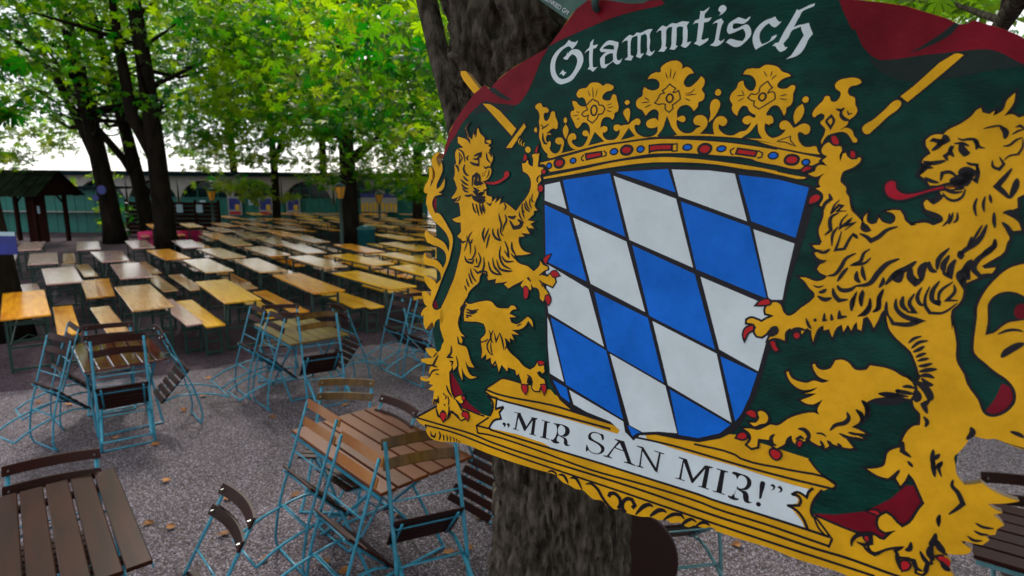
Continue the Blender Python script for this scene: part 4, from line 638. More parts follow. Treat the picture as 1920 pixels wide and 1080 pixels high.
F gold 11 15.4 l 3800,766 3707,743 3631,703 3524,675 3335,676 3301,745 3207,771 3151,763 3076,689 2984,662 2908,689 2884,765 2856,816 2758,855 2685,831 2656,784 2629,802 2656,876 2737,964 2867,989 2792,1038 2675,1030 2588,1082 2468,1081 2380,1053 2320,964 2298,982 2333,1063 2404,1142 2531,1194 2634,1171 2738,1109 2672,1189 2573,1244 2732,1204 2659,1271 2539,1352 2614,1381 2707,1372 2822,1273 2796,1344 2774,1442 2805,1506 2734,1491 2520,1583 2409,1665 2278,1800 2180,1811 2111,1870 2017,1936 1927,1939 1812,1962 1911,2013 1942,2102 1901,2197 1964,2228 2037,2187 2034,2063 2196,2040 2242,2103 2309,2136 2354,2099 2418,2027 2432,1942 2487,1894 2509,1975 2587,2021 2625,1943 2671,1931 2676,1876 2698,1857 2751,1909 2860,1945 2903,1920 2932,1962 2973,1927 2989,1870 3057,1878 3225,1880 3277,1862 3214,1796 3137,1714 3303,1720 3376,1694 3218,1654 3399,1625 3309,1592 3220,1577 3297,1493 3310,1426 3280,1357 3352,1416 3377,1359 3354,1263 3356,1187 3443,1117 3523,1086 3674,1057 3502,1091 3682,1039 3843,1031 3879,919 3835,807 3770,760
F gold 11 14.7 c 1988,1659 2050,1638 2127,1694 2120,1792 2031,1842 1960,1889 1890,1851 1978,1828 2013,1750
F green 12 13.4 l 4530,-352 4580,-450 4678,-502 4784,-482 4896,-392 4913,-250 4808,-210 4701,-167 4640,-101 4579,-17 4550,-1 4552,-139 4529,-306
F crimson 13 0.0 c 4795,-389 4872,-377 4896,-248 4790,-215
F red 12 11.6 c 2462,-2512 2507,-2511 2555,-2446 2555,-2401 2497,-2409 2468,-2460
F red 12 11.4 c 2735,-2304 2777,-2279 2792,-2209 2753,-2209 2731,-2254
F red 12 11.8 c 2132,-2006 2156,-2052 2213,-2073 2257,-2053 2196,-2020 2145,-2000
F red 12 11.7 c 2288,-1530 2295,-1616 2359,-1664 2414,-1646 2393,-1580
F red 12 12.2 c 1762,45 1818,-25 1917,-52 1941,-7 1888,21
F red 12 12.4 c 1650,604 1627,524 1654,422 1739,373 1752,420 1688,486 1658,561
F red 12 12.1 c 2028,573 2070,558 2103,620 2148,680 2106,695 2056,643
F red 12 11.9 c 2329,406 2379,378 2404,427 2366,460
F red 12 12.3 c 1813,1716 1879,1665 1946,1684 1962,1756 1904,1757
F red 12 12.4 c 1734,2130 1759,2067 1834,2033 1867,2080 1820,2128
F red 12 11.8 c 2580,1963 2626,1950 2627,2003 2606,2029
F red 12 12.0 c 2235,2194 2313,2172 2375,2216 2317,2300
F red 12 11.0 c 3562,2676 3601,2650 3686,2659 3679,2686 3637,2682
F red 12 11.1 c 3564,3037 3600,3024 3612,3083 3585,3080
F red 12 10.8 c 4010,3243 4049,3197 4102,3219 4090,3285 4040,3324
F red 12 10.4 c 4379,3014 4431,2981 4515,3014 4521,3101 4462,3077
F crimson2 12 13.0 c 3209,-1834 3260,-1884 3314,-1867 3334,-1788 3403,-1723 3496,-1708 3641,-1749 3808,-1813 3958,-1835 3980,-1806 3830,-1790 3644,-1725 3502,-1660 3384,-1631 3276,-1664 3221,-1736
F gold 13 11.2 c 3883,-1827 3957,-1840 3989,-1812 3935,-1793
S black 20.4 4182,-2572 4268,-2598 4347,-2601 4416,-2537
S black 47.3 4348,-2595 4409,-2526 4411,-2437
S black 22.8 4404,-2347 4464,-2357 4525,-2423 4581,-2456
S black 20.1 4582,-2444 4596,-2334 4564,-2245 4480,-2223 4435,-2167
S black 27.1 4320,-2167 4339,-2088 4404,-2055 4440,-2122 4385,-2212
S black 20.1 4474,-2491 4529,-2534 4586,-2555
S black 22.7 4498,-2580 4538,-2601 4595,-2555
S black 27.7 3929,-2457 3988,-2433 4052,-2443 4117,-2431 4174,-2338 4229,-2326
S black 62.6 3974,-2399 3993,-2317 4037,-2259 4082,-2270
S black 27.9 3900,-2388 3994,-2387 4063,-2351
S black 34.5 4099,-2431 4143,-2373 4142,-2304
S black 35.1 3875,-2365 3875,-2283 3921,-2213
S black 35.2 3903,-2365 3859,-2260 3825,-2225 3861,-2166
S black 49.8 3645,-2439 3714,-2426 3773,-2413 3724,-2343 3672,-2297
S black 63.7 3781,-2507 3809,-2436 3731,-2367
S black 21.4 3638,-2416 3672,-2451 3732,-2438
S black 42.7 3591,-2154 3692,-2131 3768,-2143 3842,-2166
S black 35.9 3576,-2118 3621,-2071 3572,-1987 3568,-1939
S black 50.3 3567,-2106 3656,-2107 3573,-1975
S black 27.6 4060,-2144 4100,-2121 4174,-2110 4197,-1995
S black 34.5 4164,-2121 4195,-2018 4190,-1904 4141,-1937
S black 111.2 3995,-1993 4057,-2017 4106,-1994 4088,-1913
S black 111.5 3913,-1898 4005,-1911 4084,-1948 4089,-1832
S black 56.0 3842,-1849 3937,-1852 4008,-1888 4075,-1797
S black 35.2 3817,-1896 3824,-2002 3898,-2015 3981,-1957
S black 35.6 3637,-1940 3711,-1894 3801,-1872
S black 28.0 3855,-1744 3922,-1664 4000,-1643 4069,-1693 4093,-1798
S black 28.0 3870,-1779 3978,-1748 4070,-1762
S black 56.8 3711,-1656 3774,-1623 3826,-1672 3869,-1709
S black 41.9 3959,-1829 4016,-1819 4058,-1785
S red 16.8 3877,-1803 3941,-1817 4007,-1818
S black 21.4 3641,-2065 3719,-2072
S black 47.2 4525,-2067 4469,-1954 4404,-1840 4493,-1753 4545,-1687
S black 53.6 4591,-1945 4586,-1845 4553,-1688
S black 24.8 4226,-1687 4211,-1583 4246,-1447
S black 24.6 4304,-1712 4298,-1609 4319,-1508
S black 24.5 4345,-1737 4377,-1624
S black 29.9 4417,-1513 4429,-1411 4450,-1310
S black 46.9 4506,-1506 4590,-1521 4675,-1459
S black 40.3 4510,-1393 4582,-1308 4609,-1220
S black 24.3 3612,-1340 3707,-1369 3807,-1351
S black 56.9 3660,-1510 3734,-1466 3857,-1413 3901,-1369
S black 23.9 3964,-1478 3966,-1384 3909,-1299
S black 23.8 4000,-1492 3992,-1398 3973,-1326
S black 23.7 4046,-1494 4050,-1389 4017,-1352
S black 23.4 4321,-1348 4281,-1230 4227,-1077
S black 48.2 4365,-1351 4330,-1200 4278,-1104 4180,-1003 4133,-931
S black 47.6 4466,-1176 4468,-1085 4406,-1011 4351,-951
S black 27.6 4231,-1192 4222,-1111 4202,-1051
S black 45.0 2980,-1227 3049,-1193 3113,-1198
S black 44.6 2980,-1138 3060,-1106 3131,-1049 3209,-1105 3301,-1210 3418,-1267
S black 26.1 2678,-1604 2620,-1525 2594,-1408 2676,-1527 2722,-1517 2665,-1437 2787,-1450
S black 25.9 2803,-1406 2738,-1300 2729,-1197 2846,-1332 2802,-1240 2906,-1291 2788,-1169
S black 38.6 2690,-1419 2597,-1344 2600,-1228 2619,-1164 2549,-1082
S black 27.7 2703,-1221 2650,-1102 2659,-935
S black 28.9 2756,-1161 2736,-1006 2712,-882 2821,-910 2869,-1054 2904,-1127 2967,-1062
S black 33.2 2904,-1133 2967,-1068
S black 38.7 2530,-1689 2563,-1613 2492,-1532 2482,-1428
S black 34.5 3134,-937 3068,-869 3039,-753 2958,-694 3095,-733 3160,-815
S black 38.2 2971,-860 2860,-774 2809,-641 2744,-531 2657,-502
S black 34.1 2642,-895 2580,-838 2462,-847
S black 34.2 2453,-735 2540,-691 2617,-725
S black 38.1 2898,-650 2843,-555 2790,-433
S black 45.2 3013,-611 3027,-499 3076,-454
S black 37.5 3068,-693 3092,-582 3137,-486
S black 51.9 3492,-833 3359,-747 3270,-614 3184,-454 3007,-395
S black 36.9 3340,-560 3339,-485 3306,-409
S black 58.2 3686,-816 3589,-709 3477,-624 3373,-458
S black 101.9 3553,-669 3502,-590 3532,-508
S black 71.9 3637,-726 3642,-606 3711,-529 3783,-585
S black 71.5 3804,-815 3758,-715 3776,-561
S black 42.6 3822,-829 3865,-714 3925,-697
S black 42.3 4019,-1024 3924,-863 3922,-720
S black 49.2 4030,-931 3982,-785 4002,-693
S black 56.0 4102,-880 4067,-782 4063,-664 3984,-691
S black 55.6 4134,-999 4158,-885
S black 55.2 4267,-895 4233,-799 4258,-663
S black 47.8 4476,-1165 4455,-1050 4330,-901 4299,-783 4374,-687 4475,-733
S black 55.5 4200,-761 4163,-687 4214,-577 4230,-671
S black 69.1 4219,-833 4226,-706 4272,-630
S black 42.4 3968,-583 3909,-433 3924,-316 4017,-258
S black 56.5 3989,-337 3978,-264
S black 28.1 4110,-588 3987,-431 3996,-278
S black 27.9 4123,-554 4144,-463 4074,-336 4194,-352
S black 31.1 3872,-500 3841,-353 3856,-235 3915,-148 4047,-167 4189,-317
S black 35.8 3787,-478 3754,-341 3795,-250 3846,-233
S black 36.0 3719,-385 3676,-246 3749,-135 3661,-122
S black 43.5 3595,-332 3599,-211 3681,-125
S black 50.9 3519,-286 3534,-165 3627,-69 3813,-24 3701,42 3530,57 3455,-55
S black 32.3 3417,-235 3427,-113 3469,-20
S black 37.0 3360,-401 3322,-284 3321,-122 3275,-60
S black 37.4 3219,-258 3222,-146 3171,-38 3103,23
S black 30.0 3120,-359 3101,-255 3127,-133
S black 30.2 3048,-324 3028,-220 3033,-94
S black 45.6 2797,-383 2849,-325 2959,-338 3028,-398
S black 45.9 2746,-338 2781,-239 2846,-170 2954,-198
S black 46.4 2567,-198 2665,-159 2752,-196
S black 38.8 2572,-251 2628,-271 2668,-315
S black 20.2 2490,-346 2551,-327 2629,-356
S black 31.3 2458,146 2506,244 2547,290
S black 31.2 2579,128 2580,180
S black 30.9 2689,33 2691,137 2736,130
S black 30.7 2775,33 2790,108 2813,105
S black 38.1 2869,-32 2881,69 2973,42
S black 45.3 3033,-272 3013,-168 3018,-41
S black 45.0 3134,-335 3113,-244 3128,-120
S black 44.8 3220,-246 3225,-121 3183,-27 3112,9
S black 44.4 3361,-389 3326,-248 3331,-124 3275,-66
S black 96.9 2078,326 2050,399 1986,491
S black 39.5 2284,387 2314,342 2395,315 2492,326
S black 28.7 3732,292 3783,222 3866,172
S black 31.5 3770,358 3847,260 3941,219
S black 35.8 3796,402 3859,354 3911,297
S black 32.8 3833,468 3887,421 3942,387
S black 32.8 3859,511 3923,475 3979,452
S black 35.6 3877,580 3943,555 4024,509
S black 42.6 3895,649 3988,606 4081,575
S black 42.6 3902,708 3987,678 4067,698
S black 42.6 3925,728 4020,791 4069,793
S black 26.7 4637,19 4717,-40 4800,-65 4877,-55
S black 60.0 4706,302 4749,226 4840,130 4902,85
S black 36.0 3735,890 3803,869 3884,881
S black 43.3 3662,955 3764,957 3883,954
S black 43.8 3475,1041 3598,1019 3820,1005
S black 87.7 3406,1163 3610,1116 3805,1046
S black 71.1 3863,789 3957,829 4050,953 4047,1013
S black 71.6 3886,893 3917,983 3906,1059
S black 49.7 4055,1000 3996,1074 4049,1181
S black 35.5 4015,1226 4061,1287 4051,1361
S black 44.7 3295,1176 3363,1249 3383,1408
S black 41.9 3242,1316 3316,1387 3352,1504
S black 43.2 3834,1614 3841,1747 3948,1802
S black 31.6 3915,1861 3983,1926
S black 48.0 4517,1241 4542,1304 4492,1411
S black 39.7 4900,1198 4978,1212 5041,1240
S black 42.3 4171,1630 4177,1760 4213,1894
S black 35.1 4243,1669 4197,1766
S black 42.1 4283,1765 4230,1876
S black 42.3 4177,1760 4199,1862 4229,1985
S black 28.0 4282,1754 4255,1845 4298,1963
S black 41.5 4420,1961 4421,2044 4484,2106 4555,2236 4501,2325 4429,2421
S black 35.0 4343,2451 4333,2526 4349,2616
S black 27.1 4706,2436 4781,2462 4894,2444
S black 27.1 4701,2537 4775,2557 4853,2540
S black 27.2 4648,2627 4716,2660 4802,2634
S black 36.3 3842,2005 3785,2121 3730,2176
S black 52.1 3300,1175 3362,1236 3387,1356 3355,1440
S black 44.9 3254,1326 3314,1374 3338,1482
S black 45.6 3140,1379 3172,1461 3137,1534 3023,1602 2966,1694
S black 23.1 2793,1779 2872,1765 2933,1794
S black 47.0 2556,1775 2639,1767 2706,1829 2706,1922
S black 40.2 2258,1934 2216,2000 2240,2090 2304,2099
S black 39.7 2476,1903 2449,1978 2423,2066
S black 31.4 2541,1940 2606,1882 2657,1908
S black 30.8 2862,1866 2932,1962
S black 38.3 2951,1842 3028,1912
S black 30.4 3076,1846 3150,1901
S black 37.7 3080,1703 3206,1734 3366,1703
S black 30.1 3186,1662 3318,1665
S black 43.8 3475,1041 3621,1039 3738,1000
S black 43.6 3662,961 3733,952
S black 49.2 4331,2707 4317,2820 4276,2884
S black 63.3 4304,2873 4300,2996 4348,3074
S black 62.9 4341,2787 4401,2885 4453,2925
S black 55.6 4420,3045 4486,3115 4534,3132
S black 43.0 4085,2919 4077,3020 4031,3050
S black 44.6 3426,3229 3426,3139 3489,3039 3621,2978 3646,3096 3567,3150 3481,3145
S black 36.8 3559,3166 3629,3216 3705,3237 3798,3139
S black 43.3 3946,3095 3969,3198 4015,3328
S black 42.4 4193,3000 4242,3079 4297,3130 4263,3253
S black 42.7 4044,3156 4143,3154 4183,3236 4254,3256
S black 28.0 4341,2475 4346,2593"""
ex = Vector((.821, .122, -.557)).normalized()
ey = Vector((-.115, .992, .047)); ey = (ey - ex * ex.dot(ey)).normalized()
en = ex.cross(ey)
def cam_to_world(v): return RIGHT * v[0] + DOWN * v[1] + FWD * v[2]
SX, SY, SN = cam_to_world(ex), cam_to_world(ey), cam_to_world(en)
SO = EYE + cam_to_world((.233, 0, 1.0))
sign = empty('hanging_sign', SO)
ms = Matrix.Identity(4)
for i in range(3): ms[i][0] = SX[i]; ms[i][1] = -SY[i]; ms[i][2] = -SN[i]; ms[i][3] = SO[i]
sign.matrix_world = ms          # local x along the board, y up the board, z out of its painted face
tag(sign, 'big painted wooden sign with crowned blue and white lozenge shield between two golden lions', 'sign')
LV = .00022
def rule_smooth(pts, closed, sub=4, corner=50, tens=.5):
    n = len(pts); P = [Vector((p[0], p[1])) for p in pts]; out = []
    def tang(i):
        if not closed and i in (0, n - 1): return Vector((0, 0)), True
        a = P[i] - P[i - 1]; b = P[(i + 1) % n] - P[i]
        if a.length < 1e-9 or b.length < 1e-9: return Vector((0, 0)), True
        an = math.degrees(a.angle(b))
        return (a.normalized() + b.normalized()).normalized(), an > corner
    T = [tang(i) for i in range(n)]
    for i in range(n if closed else n - 1):
        j = (i + 1) % n; L = (P[j] - P[i]).length
        t0 = Vector((0, 0)) if T[i][1] else T[i][0] * L
        t1 = Vector((0, 0)) if T[j][1] else T[j][0] * L
        if T[i][1]: t0 = (P[j] - P[i])
        if T[j][1]: t1 = (P[j] - P[i])
        for k in range(sub):
            s = k / sub; h1 = 2 * s**3 - 3 * s**2 + 1; h2 = s**3 - 2 * s**2 + s; h3 = -2 * s**3 + 3 * s**2; h4 = s**3 - s**2
            out.append(P[i] * h1 + t0 * h2 + P[j] * h3 + t1 * h4)
    if not closed: out.append(P[-1])
    return out
def dedup(P):
    o = [P[0]]
    for p in P[1:]:
        if (p - o[-1]).length > 1e-5: o.append(p)
    if (o[0] - o[-1]).length < 1e-5: o.pop()
    return o
def fill(mb, P, z, mi):
    P = dedup(P); n = len(P)
    r = geometry.delaunay_2d_cdt(P, [], [list(range(n))], 1, 1e-6)
    mb.add([(v[0], v[1], z) for v in r[0]], [tuple(f) for f in r[2]], mi)
def inside(p, poly):
    c = False; j = len(poly) - 1
    for i in range(len(poly)):
        a, b = poly[i], poly[j]
        if (a[1] > p[1]) != (b[1] > p[1]) and p[0] < (b[0] - a[0]) * (p[1] - a[1]) / (b[1] - a[1]) + a[0]: c = not c
        j = i
    return c
def strip(mb, P, w, z, mi, closed=False, clip=None, taper=False):
    n = len(P); N = []
    for i in range(n):
        a = P[i] - P[i - 1] if (closed or i > 0) else P[1] - P[0]
        b = P[(i + 1) % n] - P[i] if (closed or i < n - 1) else P[-1] - P[-2]
        a = a.normalized() if a.length > 1e-9 else a; b = b.normalized() if b.length > 1e-9 else b
        t = a + b
        if t.length < .15: t = b
        t.normalize(); nn = Vector((-t[1], t[0]))
        k = 1 / max(.45, abs(nn.dot(Vector((-b[1], b[0]))))) if b.length > 0 else 1
        N.append(nn * k)
    W = [w] * n
    if taper:
        for i in range(n):
            s = i / (n - 1); W[i] = w * (.22 + .78 * math.sin(math.pi * min(1, max(0, s))) ** .7)
    m = n if closed else n - 1
    for i in range(m):
        j = (i + 1) % n
        if clip:
            mid = (P[i] + P[j]) / 2; nn = (N[i] + N[j]) / 2
            if not (inside(mid + nn * w * 1.4, clip) and inside(mid - nn * w * 1.4, clip)): continue
        q = [P[i] + N[i] * W[i], P[i] - N[i] * W[i], P[j] - N[j] * W[j], P[j] + N[j] * W[j]]
        mb.add([(v[0], v[1], z) for v in q], [(0, 1, 2, 3)], mi)
COL = ['gold', 'green', 'crimson', 'crimson2', 'shadow', 'black', 'white', 'blue', 'red']
mats_art = [M[c] for c in COL]
def compact(me_b, name, parent):
    used = sorted(set(me_b.mi)); mp = {u: i for i, u in enumerate(used)}
    me_b.mi = [mp[i] for i in me_b.mi]
    return me_b.build(name, [mats_art[u] for u in used], parent)
BOARD = None; part = None; pb = None; root_part = None; lions = 0
NAME = {'field_paint': 'green_field', 'curtain_paint': 'red_curtain', 'sword_paint': 'sword', 'crown': 'crown', 'shield': 'lozenge_shield', 'ledge': 'ledge_moulding',
        'banner': 'motto_banner', 'scrollwork': 'scrollwork', 'lion': 'painted_lion'}
pend = []; solo = []
SOLO = {'curtain_paint': 'curtain_fold', 'sword_paint': 'sword_piece', 'ledge': 'moulding_line', 'scrollwork': 'scroll'}
def flush():
    global pb, root_part
    for q in solo: compact(q, SOLO[part], sign)
    solo.clear()
    if pb is not None and pb.f:
        root_part = compact(pb, NAME.get(part, part), sign)
        for nm, q in pend: compact(q, nm, root_part)
    pend.clear()
letters_parent = None
for ln in ART.strip().split('\n'):
    q = ln.split()
    if q[0] == 'P':
        if part == 'lettering':
            base_title = empty('title_lettering', parent=sign); base_motto = empty('motto_lettering', parent=sign)
            for nm, mb_ in pend:
                compact(mb_, nm, base_title if max(v[1] for v in mb_.v) > .2 else base_motto)
            pend.clear(); pb = None
        else: flush()
        part = q[1]; pb = MB(); continue
    pts = [tuple(float(a) * 1e-4 for a in s.split(',')) for s in q[1:] if ',' in s]
    pts = [(x, -y) for x, y in pts]
    hd = [s for s in q if ',' not in s]
    lw = 1.0
    if hd[0] in 'FB':
        col, lev, wd, fl = hd[1], int(hd[2]), float(hd[3]) * 1e-4, hd[4]
        if part in ('field_paint', 'curtain_paint') and fl == 'l' or part in ('shield', 'banner') or (part == 'lettering' and fl == 'l' and max(p[1] for p in pts) < .2): P = [Vector(p) for p in pts]
        elif fl == 'c': P = rule_smooth(pts, True, 5, 150 if len(pts) <= 4 else 100)
        else: P = rule_smooth(pts, True, 3, 48)
        P = dedup(P)
        if part in ('curtain_paint', 'field_paint'):      # paint runs right out to the edge of the board
            for i_, p_ in enumerate(P):
                q_ = min(BOARD, key=lambda v: (v - p_).length_squared)
                if (q_ - p_).length < .006: P[i_] = q_ * .9995
            P = dedup(P)
        if hd[0] == 'B':
            BOARD = P; n = len(P)
            r = geometry.delaunay_2d_cdt(P, [], [list(range(n))], 1, 1e-6)
            bb = MB(); T = .018
            bb.add([(v[0], v[1], 0) for v in r[0]], [tuple(f) for f in r[2]])
            bb.add([(v[0], v[1], -T) for v in r[0]], [tuple(f)[::-1] for f in r[2]])
            vs = [(p[0], p[1], 0) for p in P] + [(p[0], p[1], -T) for p in P]
            bb.add(vs, [(i, (i + 1) % n, n + (i + 1) % n, n + i) for i in range(n)], 1)
            bb.build('board', [M['board'], M['edge']], sign); pb = MB(); continue
        tgt = pb
        if part in SOLO: tgt = MB(); solo.append(tgt)
        elif part == 'shield' and lev == 5: tgt = MB(); pend.append(('lozenge', tgt))
        elif part == 'crown' and lev == 8: tgt = MB(); pend.append(('jewel', tgt))
        elif part == 'lion' and lev == 12 and col == 'red': tgt = MB(); pend.append(('claw', tgt))
        elif part == 'lettering':
            if lev == 2 or (lev == 3 and col == 'black'): tgt = MB(); pend.append(('letter', tgt))
            else: tgt = pend[-1][1]
        if wd > 0:
            strip(tgt, P, wd * 2.3, LV * (lev + .5), COL.index('black'), True, BOARD)
            fill(tgt, P, LV * (lev + 1), COL.index(col))
        else: fill(tgt, P, LV * (lev + (.5 if part == 'field_paint' else 1)), COL.index(col))
    else:
        col, wd = hd[1], float(hd[2]) * 1e-4
        P = rule_smooth(pts[:-1], True, 5, 120) if hd[0] == 'O' else rule_smooth(pts, False, 6 if hd[0] == 'S' else 4, 55)
        if hd[0] == 'O': P.append(P[0].copy())
        base = {'ledge': 3, 'banner': 3.5, 'crown': 8, 'scrollwork': 3, 'lion': 13.5, 'sword_paint': 6}.get(part, 3)
        if part in SOLO and col == 'black' and part != 'sword_paint': pbx = MB(); solo.append(pbx)
        elif part in SOLO: pbx = solo[-1]
        else: pbx = pb
        strip(pbx, P, wd * (.68 if hd[0] == 'S' else .8 if part == 'ledge' else 1.35), LV * (base + (1 if col == 'gold' else 0) + .5), COL.index(col), False, None, hd[0] == 'S')
flush()

# iron bracket, hook and the green plate above and behind the sign
def on_plane(x, y, off=0):               # sign-plane coordinates of a sight line
    r = ray(x, y); k = ((SO + SN * off) - EYE).dot(SN) / r.dot(SN); return EYE + r * k
hk = MB()
a0 = on_plane(1116, 14, -.012); a1 = on_plane(1118, -45, -.02); a2 = on_plane(1118, -90, .10)
hk.tube([a0 + SN * .03, a0, a0 - SY * .012 + SN * -.004, a1, a2], [.005, .0062, .0075, .008, .008], 8)
hm = hk.mesh('hook'); hm.transform(ms.inverted()); link('hook', hm, M['patina'], sign, True)
plate = empty('green_plate', (0, 0, 0))
tag(plate, 'dark green metal plate with small white lettering, half hidden behind the big painted sign', 'plate')
pb2 = MB(); off = .07
PP = [on_plane(x, y, off) for x, y in ((1006, -4), (1082, 50), (1180, 40), (1290, 20), (1330, -120), (1040, -150), (960, -70))]
pb2.add([*PP, *[p + SN * .006 for p in PP]], [tuple(range(7)), tuple(range(7, 14))[::-1]] + [(i, 7 + i, 7 + (i + 1) % 7, (i + 1) % 7) for i in range(7)])
pb2.build('plate', M['patina'], plate)
def text_mesh(s, size, M4, name, material, parent):
    cu = bpy.data.curves.new('t', 'FONT'); cu.body = s; cu.size = size; cu.extrude = .0004
    o = bpy.data.objects.new('t', cu); C.objects.link(o)
    me = bpy.data.meshes.new_from_object(o.evaluated_get(bpy.context.evaluated_depsgraph_get()))
    bpy.data.objects.remove(o); bpy.data.curves.remove(cu)
    me.name = name; me.transform(M4); me.materials.clear(); return link(name, me, material, parent)
A = on_plane(1021, 0, off - .001); B = on_plane(1078, 38, off - .001); X = (B - A).normalized(); Z = -SN; Y = Z.cross(X)
MM = Matrix.Identity(4)
for i in range(3): MM[i][0] = X[i]; MM[i][1] = Y[i]; MM[i][2] = Z[i]; MM[i][3] = A[i]
text_mesh('LENRIED GM', .0125, MM, 'plate_lettering', M['white'], plate)

# ------------------------------------------------------------------ the big trunk the sign hangs from
def big_tree():
    root = empty('chestnut_tree', (.17, 1.95, 0))
    tag(root, 'thick gnarled dark trunk right behind the hanging sign', 'tree')
    rows = [(1055, 1500, 150), (1052, 1240, 140), (1051, 1080, 136), (1050, 900, 133), (1038, 700, 134), (1018, 480, 140), (1003, 300, 138), (998, 200, 142), (996, 120, 152), (990, 40, 158), (985, -60, 150), (985, -200, 150), (990, -420, 150)]
    prof = []
    for cx, cy, hw in rows:
        r = ray(cx, cy); k = 1.95 / r.y; p = EYE + r * k; prof.append((p.z, p.x, hw * k / FPX))
    prof = [(-.05, prof[0][1], prof[0][2] * 1.35)] + [(max(.02, z), x, r) for z, x, r in prof if z > .1] + [(9.0, prof[-1][1] + .2, .16)]
    def at(z):
        for i in range(len(prof) - 1):
            if prof[i][0] <= z <= prof[i + 1][0]:
                t = (z - prof[i][0]) / (prof[i + 1][0] - prof[i][0]); return prof[i][1] * (1 - t) + prof[i + 1][1] * t, prof[i][2] * (1 - t) + prof[i + 1][2] * t
        return prof[-1][1], prof[-1][2]
    seg = 220; zs = list(np.linspace(-.05, 1.0, 40)) + list(np.linspace(1.0, 3.7, 330))[1:] + list(np.linspace(3.7, 9, 40))[1:]
    v = []; tw = .35
    for z in zs:
        cx, r = at(z)
        for k in range(seg):
            a = 2 * math.pi * k / seg; aa = a + z * tw * .3
            ca, sa = math.cos(aa), math.sin(aa)
            big = noise.noise(Vector((ca * 1.3, sa * 1.3, z * 1.1))) * .06 + noise.noise(Vector((ca * 3, sa * 3, z * 2.2 + 7))) * .025
            wob = noise.noise(Vector((ca * 2, sa * 2, z * 3))) * .35
            rid = abs(noise.noise(Vector((ca * 9 + wob, sa * 9, z * 4.2)))); rid2 = abs(noise.noise(Vector((ca * 22 + wob, sa * 22, z * 12 + 3))))
            fine = noise.noise(Vector((ca * 40, sa * 40, z * 26))) * .0035
            d = -.026 * max(0, 1 - rid * 6) - .013 * max(0, 1 - rid2 * 4.5) + fine * 1.3 + .012 * noise.noise(Vector((ca * 5, sa * 5, z * 9)))
            u = max(0, min(1, (z - 2.7) / .5))
            # burls and knots in the upper part
            for ba, bz, br, bh in ((-1.87, 2.93, .12, .055), (-2.45, 2.84, .09, .04), (-1.35, 2.98, .12, .05), (-1.45, 3.2, .10, .05), (-2.0, 3.3, .1, .04), (-2.7, 3.15, .11, .05), (-1.75, 2.78, .07, .03)):
                da = math.atan2(math.sin(a - ba), math.cos(a - ba)) * r
                q = (da * da + (z - bz) ** 2) / br ** 2
                if q < 4: d += bh * 1.5 * math.exp(-q * 1.2) * (1 - .8 * math.exp(-q * 14)) + .009 * math.sin(16 * math.sqrt(q) + 3 * noise.noise(Vector((ca * 6, sa * 6, z * 6)))) * math.exp(-q * .8)
            rr = r + big * .45 + d - .012
            v.append((cx + rr * math.cos(a) - .17, rr * math.sin(a), z))
    f = [(i * seg + k, i * seg + (k + 1) % seg, (i + 1) * seg + (k + 1) % seg, (i + 1) * seg + k) for i in range(len(zs) - 1) for k in range(seg)]
    me = bpy.data.meshes.new('trunk'); me.from_pydata(v, [], f); me.update()
    link('trunk', me, M['bark'], root, True)
    # the limb that leaves the trunk low and rises to the left
    lb = MB(); px = [(880, 330, 1.98), (858, 240, 2.0), (838, 160, 2.05), (818, 80, 2.1), (800, 0, 2.15), (775, -120, 2.25), (730, -330, 2.4)]
    pts = []
    for x, y, Y in px:
        r = ray(x, y); pts.append(EYE + r * (Y / r.y) - Vector((.17, 1.95, 0)))
    P2 = []; R2 = []
    for i in range(len(pts) - 1):
        for t in np.linspace(0, 1, 8, endpoint=False):
            P2.append(pts[i].lerp(pts[i + 1], t)); R2.append(.036 + .005 * noise.noise(P2[-1] * 9))
    R2[0:6] = [.06, .055, .05, .046, .043, .04]
    lb.tube(P2, R2, 20)
    lb.build('limb', M['bark'], root, True)
    return root
bigtree = big_tree()

